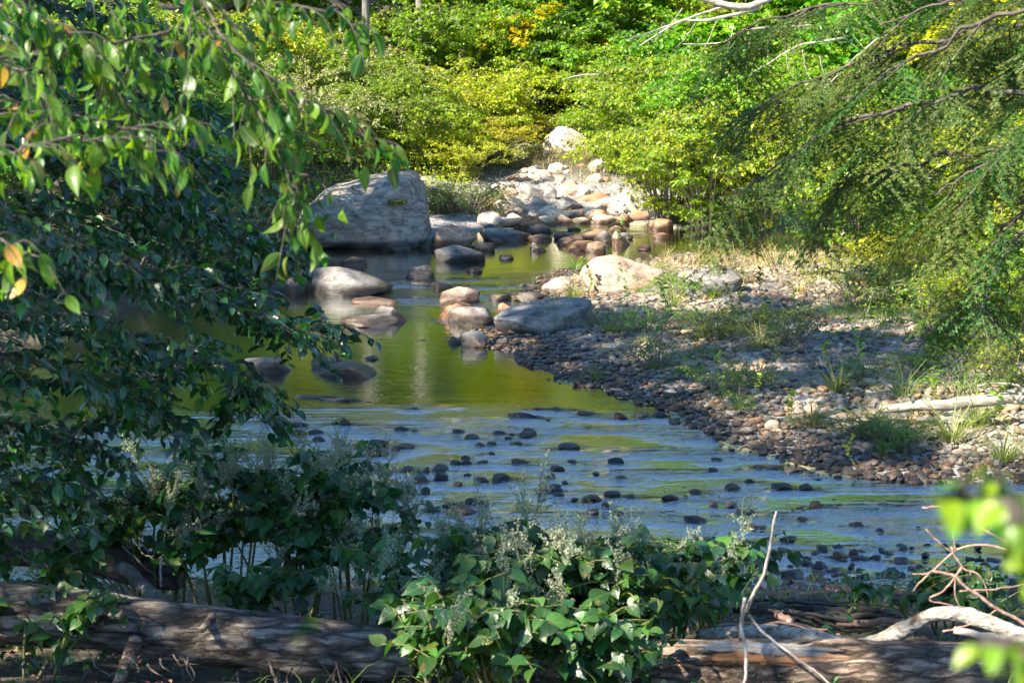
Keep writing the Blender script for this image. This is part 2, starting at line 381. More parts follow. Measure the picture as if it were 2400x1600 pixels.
def sdist(x, y):                            # > 0 on land, < 0 in the water
    x = np.asarray(x, float); y = np.asarray(y, float)
    d = np.full(x.shape, 1e9); ins = np.zeros(x.shape, bool)
    for (ax, ay), (bx, by) in zip(POLY, np.roll(POLY, -1, 0)):
        ex, ey = bx - ax, by - ay
        t = np.clip(((x - ax) * ex + (y - ay) * ey) / (ex * ex + ey * ey), 0, 1)
        d = np.minimum(d, (x - ax - t * ex) ** 2 + (y - ay - t * ey) ** 2)
        c = ((ay > y) != (by > y)) & (x < ex * (y - ay) / (by - ay + 1e-12) + ax)
        ins ^= c
    return np.where(ins, -1, 1) * np.sqrt(d)

def sm(a, b, v): t = np.clip((v - a) / (b - a), 0, 1); return t * t * (3 - 2 * t)

def height(x, y):
    x = np.asarray(x, float); y = np.asarray(y, float)
    s = sdist(x, y) + .10 * np.sin(x * 2.1 + y * 1.3) + .06 * np.sin(x * 5.1 - y * 3.7)
    bed = -.04 - .30 * sm(0, 2.0, -s)
    near = np.interp(y, [-20, 0, 3, 7, 9.5, 12, 13.2], [2.6, 2.3, 2.2, 1.2, .72, .33, .05])
    right = np.interp(s, [0, 1, 3, 5, 8, 14, 25, 60], [.0, .09, .2, .36, 1.1, 2.4, 4.5, 7])
    far = np.interp(s, [0, 2, 8, 12, 20, 30, 80, 300], [.02, .2, 1.0, 1.7, 2.9, 3.6, 5, 9])
    left = np.interp(s, [0, .8, 4, 10, 30], [.0, .35, 1.0, 2.0, 4])
    wf = sm(31, 35.5, y); wl_ = sm(-2.5, -4.2, x)
    land = (1 - wf) * ((1 - wl_) * right + wl_ * left) + wf * (far + .6 * sm(-1.0, -7, x) * sm(0, 8, s))
    wn2 = 1 - sm(12.6, 13.6, y)
    land = (1 - wn2) * land + wn2 * near
    return np.where(s < 0, bed, land + .02 * np.sin(x * 3.3) * np.sin(y * 2.7) * sm(0, 1, s))

def ground_at(px, py, water=True):
    d = ray(px, py); t = np.concatenate([np.arange(6, 45, .04), np.arange(45, 140, .25)])
    P = C0 + d * (t / d[1])[:, None]
    h = height(P[:, 0], P[:, 1])
    if water: h = np.maximum(h, 0)
    i = np.argmax(P[:, 2] < h)
    return P[i] if P[i, 2] < h[i] else P[-1]

def axis(segs):
    out = [segs[0][0]]
    for a, b, n in segs: out += list(np.linspace(a, b, n + 1)[1:])
    return np.array(out)
gx = axis([(-600, -60, 12), (-60, -12, 24), (-12, 12, 200), (12, 60, 24), (60, 600, 12)])
gy = axis([(-200, 0, 8), (0, 12, 60), (12, 40, 230), (40, 80, 80), (80, 1200, 20)])
X, Y = np.meshgrid(gx, gy); Zg = height(X, Y)
Zg = Zg + .03 * (np.sin(X * 7.7 + 3 * np.sin(Y * 2.3)) * np.sin(Y * 6.1)) * (sdist(X, Y) > 1)
nx, ny = len(gx), len(gy)
idx = np.arange(nx * ny).reshape(ny, nx)
q = np.stack([idx[:-1, :-1], idx[:-1, 1:], idx[1:, 1:], idx[1:, :-1]], -1).reshape(-1, 4)
S = sdist(X, Y)
grav = sm(5.2, 3.2, S) * sm(13.3, 14.5, Y) * sm(-3.5, -2, X)
ME = mesh_np('ground', np.stack([X, Y, Zg], -1).reshape(-1, 3), q, ground_material(), fl={'gravel': grav.ravel(), 'bed': sm(.15, -.1, S).ravel()})
tag(link('ground', ME), kind='structure')

# ------------------------------------------------------------------ rocks
def ico(sub):
    import bmesh
    bm = bmesh.new(); bmesh.ops.create_icosphere(bm, subdivisions=sub, radius=1)
    V = np.array([v.co[:] for v in bm.verts]); Fc = np.array([[v.index for v in f.verts] for f in bm.faces]); bm.free()
    return V, Fc
ICO = {k: ico(k) for k in (1, 2, 3, 4, 5)}

def rock_shape(seed, sub=3, rough=.16, cuts=5, cutd=(.62, .9), fine=.03):
    rg = np.random.default_rng(seed); V, Fc = ICO[sub]; V = V.copy()
    off = Vector((seed * 7.13 % 50, seed * 3.7 % 50, seed * 1.9 % 50))
    k = np.array([mn.noise(Vector(v) * 1.1 + off) * rough * 1.6 + mn.noise(Vector(v) * 2.6 + off) * rough * .6 + (mn.noise(Vector(v) * 7 + off) * fine if sub > 2 else 0) for v in V])
    V = V * (1 + k)[:, None]
    for _ in range(cuts):                   # broken faces
        n = norm(rg.normal(size=3)); d = rg.uniform(*cutd)
        h = V @ n - d; V = V - np.outer(np.where(h > 0, h * .94, 0), n)
    if sub >= 4:
        k2 = np.array([mn.fractal(Vector(v) * 4 + off, 1.0, 2.1, 4) for v in V]); V = V * (1 + .018 * k2)[:, None]
    return V, Fc

TONES = {'grey': (.27, .27, .27), 'bluegrey': (.22, .235, .25), 'pale': (.46, .44, .41), 'white': (.60, .585, .55), 'tan': (.40, .32, .25), 'pink': (.42, .33, .28),
         'orange': (.42, .24, .14), 'brown': (.24, .165, .11), 'dark': (.085, .08, .078), 'wetbrown': (.12, .082, .055), 'slate': (.17, .18, .19)}

def boulder(px0, py0, px1, py1, tone, label, name='boulder', sub=4, rough=.16, cuts=5, group=None, rz=None, tilt=0.0, depth=.75, seed=None, sink=.8, hs=1.0, cat='rock'):
    b = ground_at((px0 + px1) / 2, py1)
    dist = b[1]; w = (px1 - px0) * dist / F; hpx = (py1 - py0) * dist / F
    dp = w * depth
    h = max(hpx - dp * .22 * (CAM_Z - b[2]) / dist, hpx * .75) * hs
    seed = seed if seed is not None else int(px0 * 13 + py0 * 7) % 997
    V, Fc = rock_shape(seed, sub, rough, cuts, (.5, .88))
    V = V / np.array([np.ptp(V[:, 0]), np.ptp(V[:, 1]), np.ptp(V[:, 2])])         # unit box
    V = V - (V.max(0) + V.min(0)) / 2
    # squash the base so it sits: z from -sink to 1-sink
    z = V[:, 2] + .5
    V = np.stack([V[:, 0] * w * 1.02, V[:, 1] * dp, (z * (1 + sink) - sink) * h], -1)
    if tilt: V[:, 2] += tilt * V[:, 0] * np.clip(z, 0, 1)
    gz = float(max(0, b[2]))
    o = link(name, mesh_np(name, V, Fc, M_BOULDER), None, (b[0], b[1] + dp * .40, gz))
    if rz: o.rotation_euler = (0, 0, rz)
    c = np.array(TONES[tone]) * R.uniform(.88, 1.02) * np.array([1.08, 1, .91]); o.color = (*c, 1)
    return tag(o, label, cat, group)

# large left boulder with a vertical right end
def big_boulder():
    b = ground_at(840, 585); s = b[1] / F
    V, Fc = rock_shape(77, 5, .10, 0)
    V = np.sign(V) * np.abs(V) ** .55                                              # blocky
    w, dp, h = 300 * s, 2.2, 168 * s
    x, y, z = V[:, 0], V[:, 1], V[:, 2]
    top = .80 + .20 * sm(-.2, .6, x) - .10 * sm(.85, 1.0, x) - .25 * sm(-.3, -.9, x)   # higher at its right end
    Vn = np.stack([x * w * .5, y * dp * .5, ((z + 1) * .5 * 1.2 - .2) * h * top], -1)
    k = np.array([mn.fractal(Vector(v) * 1.7 + Vector((9, 2, 4)), 1.0, 2.2, 5) for v in Vn])
    k = k + .8 * np.array([abs(mn.noise(Vector(v) * 1.3)) for v in Vn])
    Vn += norm(V) * (k * .11)[:, None]
    o = link('boulder', mesh_np('boulder', Vn, Fc, M_BOULDER), None, (b[0], b[1] + dp * .5, 0)); o.color = (.27, .255, .22, 1)
    tag(o, 'huge grey boulder with an upright right end at the far left of the pool', 'boulder')
    m_ = leaf_mat('moss', G((.05, .08, .01), (.09, .12, .02)), tmix=.1, rough=.9)
    for j, (px, py) in enumerate(((925, 437), (933, 474))):
        Vm, Fm = rock_shape(300 + j, 3, .35, 0)
        q_ = link('moss_patch', mesh_np('moss_patch', Vm * np.array([.14, .16, .05]), Fm, m_, fl={'tint': rng.random(len(Vm))}), o)
        p_ = W(px, py, b[1] + .35 - .3 * j); q_.location = Vector(p_) - o.location
big_boulder()

BL = [
 (1012, 525, 1117, 582, 'pink', 'pink and grey boulder with a dark right side, beside the big pale boulder', 5, .5),
 (1017, 574, 1137, 614, 'slate', 'dark rounded boulder standing in the pool in front of the pink boulder', 4, 1),
 (1130, 536, 1247, 566, 'grey', 'long flat grey rock along the far edge of the pool', 4, 1),
 (1216, 506, 1285, 543, 'orange', 'smooth rust orange rock at the head of the pool', 4, 1),
 (1150, 513, 1224, 534, 'pale', 'flat beige rock touching the left end of the orange rock', 3, 1),
 (714, 628, 917, 692, 'slate', 'wide blue grey boulder with a smooth rounded back, left in the stream', 4, 1),
 (655, 648, 720, 691, 'grey', 'brown grey rock just left of the wide blue grey boulder', 4, 1),
 (750, 600, 806, 624, 'orange', 'small sunlit orange tan rock behind the wide blue grey boulder', 3, 1),
 (795, 601, 860, 625, 'tan', 'flat tan rock behind the wide blue grey boulder, right of the orange tan one', 3, 1),
 (946, 623, 1018, 655, 'dark', 'black humped rock in midstream above the rapids', 4, 1),
 (960, 654, 1028, 670, 'dark', 'low dark rock awash just below the black humped rock', 3, 1),
 (1008, 662, 1068, 679, 'slate', 'low speckled grey rock awash below the black humped rock', 3, 1),
 (1089, 627, 1131, 641, 'dark', 'small flat dark rock alone in the pool right of the black humped rock', 3, 1),
 (1168, 598, 1204, 609, 'dark', 'tiny dark rock alone in the middle of the far pool', 3, 1),
 (1030, 674, 1128, 711, 'pink', 'rounded pinkish tan boulder in midstream catching the sun', 4, 1),
 (1008, 704, 1110, 720, 'tan', 'flat tan shelf of rock at the foot of the pinkish tan boulder', 3, 1),
 (1029, 711, 1094, 748, 'orange', 'rust brown boulder left of the grey rounded boulder', 4, 1),
 (1048, 720, 1161, 762, 'grey', 'grey rounded boulder beside the slanting slab', 4, 1),
 (1165, 710, 1214, 745, 'orange', 'small pointed tan rock behind the slanting slab left end', 4, 1),
 (1144, 690, 1198, 705, 'grey', 'low grey rock in the water right of the pinkish tan boulder', 3, 1),
 (1270, 648, 1345, 690, 'pale', 'pale rock lying between the slab and the big orange topped boulder', 4, 1),
 (1205, 684, 1290, 708, 'grey', 'flat grey ledge of rock behind the slanting slab', 3, 1),
 (1585, 632, 1750, 692, 'bluegrey', 'smooth light grey boulder on the gravel beside the dry grass', 4, 1),
 (1903, 534, 1992, 572, 'white', 'whitish boulder up among the weeds on the right bank', 4, 1),
 (1650, 766, 1772, 796, 'bluegrey', 'low grey boulder half sunk in the shaded gravel', 4, 1),
 (820, 697, 934, 713, 'pink', 'long flat pinkish rock awash in midstream', 3, 1),
 (858, 720, 958, 756, 'slate', 'dark purplish rock behind the paler low one in midstream', 4, 1),
 (791, 740, 930, 768, 'grey', 'low brown grey rock in front of the dark purplish one', 4, 1),
 (1079, 779, 1143, 816, 'white', 'cream white upright rock at the tip of the gravel bar', 4, 1),
 (1040, 787, 1084, 806, 'grey', 'low wet rock left of the cream white rock', 3, 1),
 (726, 840, 814, 866, 'slate', 'dark rock behind the long dark rock in the near pool', 4, 1),
 (745, 852, 880, 886, 'slate', 'long dark rock with a flat end in the near pool', 4, 1),
 (565, 838, 681, 875, 'grey', 'brown grey rock partly behind the left tree leaves', 4, 1),
 (300, 824, 382, 867, 'slate', 'dark humped rock seen through the left tree leaves', 4, 1),
 (375, 838, 440, 866, 'dark', 'dark low rock right of the humped one behind the leaves', 3, 1),
 (855, 834, 888, 844, 'pink', 'tiny pink rock just breaking the surface of the near pool', 3, 1),
 (1274, 298, 1394, 362, 'white', 'large white boulder at the top of the stony run', 4, .45),
 (1423, 447, 1500, 505, 'white', 'white angular rock on the right of the far stones', 4, .3),
 (1435, 540, 1482, 576, 'tan', 'upright tan rock under the overhanging bright branch', 4, 1),
 (1392, 541, 1442, 569, 'grey', 'grey wedge of rock left of the upright tan rock', 4, 1),
 (1324, 563, 1404, 588, 'brown', 'flat dark brown rock at the far waterline', 4, 1),
 (1215, 432, 1280, 470, 'grey', 'grey slanted rock in the middle of the far stones', 4, .5),
 (1297, 421, 1367, 457, 'tan', 'flat topped tan block high in the far stones', 4, .6),
 (1351, 453, 1432, 472, 'orange', 'long orange rock among the far stones', 3, .8),
 (1302, 462, 1367, 493, 'bluegrey', 'blue grey rounded rock below the flat topped tan block', 4, .7),
 (1242, 480, 1340, 520, 'white', 'white sunlit rock with a brown right half near the head of the pool', 4, .6),
 (1234, 494, 1284, 519, 'pale', 'round cream rock tucked behind the orange rock', 3, .8),
 (1152, 459, 1232, 497, 'pale', 'pale broad rock at the left of the far stones', 4, .7),
 (1174, 424, 1212, 451, 'grey', 'brown striped grey rock at the upper left of the far stones', 3, .5),
 (1268, 430, 1305, 470, 'grey', 'leaning grey rock against the slanted rock', 4, .5),
 (1400, 470, 1440, 498, 'tan', 'tan sloping rock left of the white angular rock', 3, .7),
 (1335, 490, 1372, 514, 'pink', 'pinkish rock low in the far stones', 3, .8),
 (1365, 492, 1400, 514, 'pale', 'small pale brown rock low in the far stones', 3, .8),
 (1380, 368, 1432, 400, 'pale', 'pale flat rock under the alder leaves, below the white boulder', 3, .6),
 (1208, 406, 1262, 420, 'white', 'white ledge at the upper left of the far stones', 3, .8),
 (1262, 408, 1302, 426, 'bluegrey', 'blue grey ledge right of the white ledge', 3, .8),
 (970, 412, 1060, 440, 'bluegrey', 'shaded grey rock between the grasses behind the big boulder', 3, .9),
 (600, 668, 660, 692, 'dark', 'dark wet rock at the left waterline under the leaves', 3, 1),
 (905, 568, 962, 590, 'slate', 'dark blue rock at the foot of the big pale boulder', 3, 1),
 (975, 545, 1020, 580, 'slate', 'shaded dark rock between the big pale boulder and the pink boulder', 3, 1),
]
for (a, b, c, d, tone, lab, sub, dp) in BL:
    boulder(a, b, c, d, tone, lab, sub=sub, depth=.45 + .35 * dp, cuts=11, rough=.22)

# the slanting slab and the orange topped boulder
o = boulder(1158, 703, 1394, 784, 'bluegrey', 'big slanting grey slab at the water edge of the gravel bar', sub=5, cuts=9, rough=.12, seed=41, tilt=-.05)
o = boulder(1361, 600, 1568, 686, 'pink', 'big boulder with an orange stained top on the gravel bar beside the pool', sub=5, cuts=6, rough=.10, seed=8)

def stone_shape(seed):
    V, Fc = rock_shape(seed, 3 if seed < 620 else 2, .2, 4, (.65, .95)); return V / np.ptp(V, axis=0) * 1.0, Fc
STONE = []
for k in range(14):
    V, Fc = rock_shape(500 + k, 3, .26, 5, (.62, .92)); V = V / np.ptp(V, axis=0); STONE.append(mesh_np('stone', V, Fc, M_ROCK))

def stone(px, py, w, h, tone, label, group, cat='stone', name='stone', sinkf=.35):
    """px,py centre and size in photo pixels"""
    b = ground_at(px, py + h * .5); s = b[1] / F
    ww = w * s * 1.12; hh = max(h * s * .95, ww * .3)
    o = link(name, R.choice(STONE), None, (b[0], b[1] + ww * .3, max(b[2], 0) + hh * (.30 - sinkf - R.uniform(-.1, .22))), (R.uniform(-.15, .15), R.uniform(-.15, .15), R.uniform(-.4, .4)),
             (ww, ww * R.uniform(.6, .95), hh * R.uniform(1.3, 1.7)))
    c = np.array(TONES[tone]) * R.uniform(.8, 1.25) * np.array([1.12, 1, .88]); o.color = (*c, 1)
    return tag(o, label, cat, group)

RF = [(1465,172,150,32),(1560,182,60,16),(1663,140,90,20),(1820,157,115,36),(2007,160,72,60),(2130,170,90,30),(2220,168,72,34),(1610,202,32,14),(797,250,90,20),(874,259,52,18),
(1118,255,80,28),(1338,264,66,28),(1408,275,36,22),(1508,264,88,26),(1490,284,86,22),(1192,295,84,16),(1436,320,76,30),(1236,326,62,28),(1296,331,60,14),(1388,299,42,14),(660,322,145,62),
(548,342,70,44),(772,356,52,32),(826,339,90,26),(700,372,70,40),(640,375,100,40),(1722,353,110,18),(1156,400,58,30),(1100,424,64,32),(1160,425,60,28),(1246,428,62,20),(842,470,80,28),
(938,467,46,44),(1017,466,95,38),(893,490,38,26),(904,523,100,50),(1024,508,82,46),(1115,544,50,24),(1237,520,70,34),(1355,507,115,60),(1336,533,80,36),(1270,530,50,24),(1166,502,40,10),
(1300,386,40,10),(1450,436,100,12),(1660,470,80,14),(1627,503,64,26),(1745,429,60,14),(1980,429,80,14),(1876,494,40,16),(2018,513,75,24),(1703,537,36,22),(1634,577,118,38),(1672,610,60,16),
(1960,606,90,36),(2060,612,75,26),(1762,638,50,24),(1857,632,104,30),(1932,667,58,34),(1858,697,62,34),(1990,697,74,48),(2280,625,94,36),(1184,640,72,46),(1252,645,54,28),(1068,660,86,38),
(960,690,120,46),(1140,695,160,60),(1256,680,60,24),(790,600,80,50),(935,578,50,50),(680,618,80,30),(1276,735,66,24),(1040,780,110,50),(1370,768,60,26),(1480,825,80,36),(1150,845,70,28),
(490,205,76,44),(437,213,46,26),(95,190,150,50),(230,215,100,34),(150,222,80,36),(330,262,90,26),(348,298,70,28),(225,262,90,34),(456,318,74,36),(876,137,40,8),(1560,132,44,18)]
RF = [(600 + a / 2.352, 900 + b / 2.352, c / 2.352, d / 2.352) for a, b, c, d in RF]
R2 = [(95,440,150,76),(345,235,110,30),(450,190,80,36),(840,232,85,42),(90,262,90,24),(235,48,80,28),(520,85,80,44),(615,90,100,50),(735,118,90,38),(855,138,72,24),(210,342,60,30),(335,348,76,36),
(910,350,90,56),(1185,495,110,34),(1345,530,60,40),(540,508,70,30),(470,512,80,22),(730,585,110,36),(240,620,110,60),(115,595,80,50),(340,610,80,40),(450,600,90,50),(620,680,60,40),(480,765,86,44),
(415,710,80,44),(760,830,150,60),(895,855,95,64),(830,740,90,54),(940,760,120,90),(1040,800,90,50),(1075,695,110,60),(1170,680,80,60),(1430,820,120,80),(1490,730,110,60),(1320,715,70,36),
(800,900,100,50),(700,910,90,34),(1000,905,90,36),(1240,940,90,50),(1380,940,140,60),(1130,870,110,50),(640,810,60,30),(705,985,80,50),(1510,650,60,30),(820,455,80,18),(430,420,140,20),(210,120,70,24),(680,245,140,22)]
R2 = [(1600 + a / 2.904, 1060 + b / 2.904, c / 2.904, d / 2.904) for a, b, c, d in R2]
special = {(4): ('wetbrown', 'squat square brown stone standing at the bar end of the riffle'), 20: ('dark', 'largest black stone of the left riffle, with a slanting top'),
           38: ('orange', 'rusty orange wet stone beside the black pair in the riffle'), 39: ('dark', 'round black stone of the pair in mid riffle'), 66: ('dark', 'wide dark stone behind the tallest leaves of the knotweed'),
           85: ('dark', 'tiny flat stone alone near the floating stick')}
for i, (a, b, c, d) in enumerate(RF):
    if i in special: t, lab = special[i]; stone(a, b, c, d, t, lab, None, sinkf=.3); continue
    where = 'left' if a < 1000 else ('middle' if a < 1300 else 'right')
    row = 'upstream row' if b < 1040 else ('midway down' if b < 1130 else 'downstream end')
    t = R.choice(['dark', 'dark', 'dark', 'slate', 'wetbrown'])
    stone(a, b, c, d, t, 'dark wet stone breaking the surface at the %s of the riffle, %s' % (where, row), 'dark stones in the riffle, %s, %s' % (where, row), sinkf=.3)
for i, (a, b, c, d) in enumerate(R2):
    if i == 0: stone(a, b, c, d, 'dark', 'large round black stone in the riffle above the right edge of the knotweed', None, sinkf=.3); continue
    if i == 26: stone(a, b, c, d, 'wetbrown', 'brown rounded stone in the pile of stones above the driftwood debris', None); continue
    row = 'open water' if b < 1240 else 'stone pile above the debris'
    side = 'right' if a > 1950 else 'centre right'
    stone(a, b, c, d, R.choice(['dark', 'slate', 'wetbrown', 'brown']), 'dark wet stone in the %s, %s of the riffle' % (row, side), 'dark stones of the %s, %s' % (row, side), sinkf=.3)
for k in range(120):                                                                # far stony run between the named rocks
    for _ in range(40):
        px = R.uniform(1130, 1560); py = R.uniform(385, 582)
        if py < 430 and px < 1200: continue
        break
    w = R.uniform(20, 66) * (.6 + .4 * (py - 380) / 200)
    stone(px, py, w, w * R.uniform(.4, .7), R.choice(['pale', 'grey', 'tan', 'pink', 'white', 'bluegrey', 'brown']) if py < 520 else R.choice(['brown', 'dark', 'slate', 'wetbrown']),
          'sunlit stone of the dry stony run beyond the pool' if py < 520 else 'dark wet stone in the little rapid at the head of the pool', 'stones of the far run' if py < 520 else 'stones of the little rapid', sinkf=.15)

# water: one sheet at stream level
wx = axis([(-40, -7, 20), (-7, 7, 200), (7, 40, 20)]); wy = axis([(9.5, 12.5, 5), (12.5, 38, 420)])
X, Y = np.meshgrid(wx, wy)
band = lambda c, w: np.exp(-((Y - c) / w) ** 2)
lf = np.array([[mn.noise(Vector((x * .45, y * 1.1, 3.3))) for x in wx] for y in wy[::3]])
lf = np.repeat(lf, 3, 0)[:len(wy)]
Yo = Y; Y = Y + .5 * np.sin(X * 1.1) + 1.1 * lf
rif = .58 * sm(20.6, 15.5, Y) + .55 * band(18.9, .35) + .35 * band(17.8, .6) + .7 * band(27.4, 1.0) * sm(-3.5, -1.5, X) + .5 * band(24.6, .35) * sm(-3, -1, X) * sm(1, -.3, X) + .5 * sm(34.2, 35, Y)
st = np.array([[mn.noise(Vector((x * .9 + .9 * math.sin(y), y * 2.3, 7.7))) for x in wx[::2]] for y in wy[::2]])
st = np.repeat(np.repeat(st, 2, 0), 2, 1)[:len(wy), :len(wx)]
Y = Yo
rif = rif * np.clip(.36 + .9 * lf + 1.8 * st, .11, 1.5)
for (a_, b_, c_, d_) in RF + R2:                                                   # disturbed water round each stone
    p_ = ground_at(a_, b_ + d_ * .5); w_ = c_ * p_[1] / F
    rif += .7 * np.exp(-((X - p_[0]) / (.9 * w_ + .05)) ** 2 - ((Y - p_[1] + .08) / (.5 * w_ + .04)) ** 2)
rif = np.clip(rif, 0, 1.5)
Zw = .006 * rif * (np.sin(X * 9 + 4 * np.sin(Y * 3)) + np.sin(Y * 14 + 3 * np.sin(X * 5)))
Zw = Zw + .25 * sm(34.6, 35.6, Y) * 0
nx, ny = len(wx), len(wy); idx = np.arange(nx * ny).reshape(ny, nx)
q = np.stack([idx[:-1, :-1], idx[:-1, 1:], idx[1:, 1:], idx[1:, :-1]], -1).reshape(-1, 4)
ME = mesh_np('water', np.stack([X, Y, Zw], -1).reshape(-1, 3), q, water_material(), fl={'riffle': rif.ravel()})
tag(link('water', ME), kind='structure')

# gravel bar: 300 nearest pebbles single, the others joined
def pebbles():
    n = 75000
    x = rng.uniform(-1.6, 7, n); y = 13.0 + 19 * rng.random(n) ** 1.25
    s = sdist(x, y)
    keep = (s > -.55) & (s < 4.9 + .6 * np.sin(y)) & (y > 15.9 - .15 * x)
    dens = np.where(s < 0, .16 * np.exp(s * 2.5), 1.0)
    dens *= np.clip(1.15 - np.maximum(0, s - 3.2) * .35, .1, 1) * np.where(y > 24, .75, 1) 
    keep &= (rng.random(n) < dens) & (np.abs(x) < y * .275 + .3)
    x, y, s = x[keep], y[keep], s[keep]
    size = .026 + .082 * rng.random(len(x)) ** 2.4 + np.where(rng.random(len(x)) < .05, .06 * rng.random(len(x)), 0)
    order = np.argsort(-size)                # thin out overlaps, big first
    cell = {}; ok = []
    for i in order:
        cx, cy = int(x[i] / .1), int(y[i] / .1); good = True
        for ax in (-1, 0, 1):
            for ay in (-1, 0, 1):
                for j in cell.get((cx + ax, cy + ay), ()):
                    if (x[i] - x[j]) ** 2 + (y[i] - y[j]) ** 2 < (.35 * (size[i] + size[j])) ** 2: good = False; break
                if not good: break
            if not good: break
        if good: cell.setdefault((cx, cy), []).append(i); ok.append(i)
    ok = np.array(ok); x, y, s, size = x[ok], y[ok], s[ok], size[ok]
    z = height(x, y)
    pal = np.array([(.25, .25, .24), (.34, .32, .28), (.44, .41, .35), (.18, .18, .18), (.30, .24, .17), (.34, .23, .15), (.14, .145, .155), (.27, .26, .23), (.52, .48, .41), (.20, .15, .11)])
    col = pal[rng.choice(len(pal), len(x), p=[.14, .13, .09, .12, .17, .10, .08, .07, .03, .07])] * rng.uniform(.6, 1.15, (len(x), 1)) * np.array([1.14, 1, .84])
    vis = size / y * ((np.abs(x) < y * .25) & (s > -.4)); big = np.argsort(-vis)[:300]
    isb = np.zeros(len(x), bool); isb[big] = True
    print('pebbles', len(x))
    shapes = []
    for k in range(12):
        V, Fc = rock_shape(700 + k, 2, .34, 6, (.5, .9)); shapes.append((V / np.ptp(V, axis=0), Fc))
    ms = [mesh_np('pebble', V, Fc, M_ROCK) for V, Fc in shapes]
    for i in np.where(isb)[0]:
        o = link('pebble', ms[int(rng.integers(12))], None, (x[i], y[i], z[i] + size[i] * .12), (R.uniform(-.3, .3), R.uniform(-.3, .3), R.uniform(0, 6.3)),
                 (size[i] * 1.25, size[i] * R.uniform(.8, 1), size[i] * R.uniform(.45, .7)))
        o.color = (*col[i], 1)
        wet = s[i] < .25
        k_ = 'wet rounded pebble at the waterline of the gravel bar' if wet else 'dry rounded pebble on the gravel bar'
        tag(o, k_ + (', near its right end' if x[i] > 2.6 else ', along its left shore'), 'pebble', 'pebbles, ' + ('waterline' if wet else 'dry') + (' right' if x[i] > 2.6 else ' left'))
    r = np.where(~isb)[0]; parts = []; cols = []
    sid = rng.integers(0, 12, len(r))
    for k in range(12):
        q = r[sid == k]; V, Fc = shapes[k]
        if k % 2: V, Fc = V, Fc
        a = rng.uniform(0, 6.28, len(q)); d = np.stack([np.cos(a), np.sin(a), rng.normal(0, .2, len(q))], -1); nn = np.stack([rng.normal(0, .25, len(q)), rng.normal(0, .25, len(q)), np.ones(len(q))], -1)
        parts.append(scatter(V * np.array([.9, 1.25, .58]), Fc, np.stack([x[q], y[q], z[q] + size[q] * .12], -1), d, nn, size[q]))
        cols.append(np.repeat(col[q], len(V), 0))
    V, Fc, T = join(parts)
    o = link('gravel', mesh_np('gravel', V, Fc, M_PEB, col=np.concatenate(cols)))
    tag(o, 'small rounded grey and tan pebbles covering the gravel bar', 'gravel', kind='stuff')
    # submerged cobbles and small scatter along shallow near shore
    n = 7000; x = rng.uniform(-3.5, 4.6, n); y = rng.uniform(12.6, 19.0, n); s = sdist(x, y)
    pr = np.where(s > -1.5, .6, .09) * np.where(y > 16.5, .35, 1) * np.where(x > 1, 1.2, .8)
    k = (rng.random(n) < pr) & (s < .3) & (s > -2.8) & (y < 16.9); x, y, s = x[k], y[k], s[k]
    size = .05 + .09 * rng.random(len(x)) ** 2
    z = np.maximum(height(x, y), -.45 * size + rng.uniform(-.05, .012, len(x)) + np.where((y < 14.4) & (x > .6), .03, 0))
    V0, F0 = shapes[0]; parts = []; cols = []
    sid = rng.integers(0, 12, len(x))
    for kk in range(12):
        q = np.where(sid == kk)[0]; V, Fc = shapes[kk]
        a = rng.uniform(0, 6.28, len(q)); d = np.stack([np.cos(a), np.sin(a), 0 * a], -1); nn = np.tile([0, .05, 1.], (len(q), 1)) + rng.normal(0, .1, (len(q), 3))
        parts.append(scatter(V * np.array([.9, 1.25, .7]), Fc, np.stack([x[q], y[q], z[q]], -1), d, nn, size[q]))
        cols.append(np.repeat(pal[rng.choice([3, 6, 9, 4, 0], len(q))] * .55, len(V), 0))
    V, Fc, T = join(parts)
    o = link('stream_cobbles', mesh_np('stream_cobbles', V, Fc, M_PEB, col=np.concatenate(cols)))
    tag(o, 'small dark cobbles lying in the shallow water of the riffle', 'cobbles', kind='stuff')
pebbles()

# ------------------------------------------------------------------ leaf templates (midrib along +y, length 1)
def tmpl(ws, fold=.18, droop=.2, tip=1.0):
    """ws: list of (t, halfwidth); first point = base, last = tip"""
    V = []; Fc = []
    n = len(ws)
    for t, w in ws:
        zc = -droop * t * t
        V += [(-w, t, zc + fold * w), (0, t, zc), (w, t, zc + fold * w)]
    for i in range(n - 1):
        a = 3 * i; b = a + 3
        for k in (0, 1):
            Fc += [(a + k, a + k + 1, b + k + 1), (a + k, b + k + 1, b + k)]
    return np.array(V, float), np.array(Fc, int)
L_KITE = (np.array([(0, 0, 0), (-.3, .45, .1), (0, .5, 0), (.3, .45, .1), (0, 1, -.15)], float), np.array([(0, 2, 1), (0, 3, 2), (1, 2, 4), (2, 3, 4)]))
L_OVAL = tmpl([(0, .01), (.2, .2), (.5, .28), (.78, .18), (1, .005)], .3, .22)
L_FINE = tmpl([(0, .01), (.1, .14), (.25, .25), (.45, .30), (.62, .27), (.78, .18), (.9, .08), (1, .005)], .3, .3)
L_SLIM = tmpl([(0, .01), (.1, .10), (.25, .19), (.45, .235), (.62, .21), (.78, .135), (.9, .06), (1, .004)], .45, .42)
L_HEART = tmpl([(-.06, .10), (0, .26), (.12, .37), (.3, .41), (.5, .35), (.7, .22), (.87, .09), (1, .005)], .22, .28)
L_NARROW = tmpl([(0, .01), (.3, .09), (.6, .09), (1, .003)], .3, .3)
L_BLADE = (np.array([(-.012, 0, 0), (.012, 0, 0), (-.010, .4, -.04), (.010, .4, -.04), (-.007, .75, -.20), (.007, .75, -.20), (0, .95, -.48)], float),
           np.array([(0, 1, 3), (0, 3, 2), (2, 3, 5), (2, 5, 4), (4, 5, 6)]))

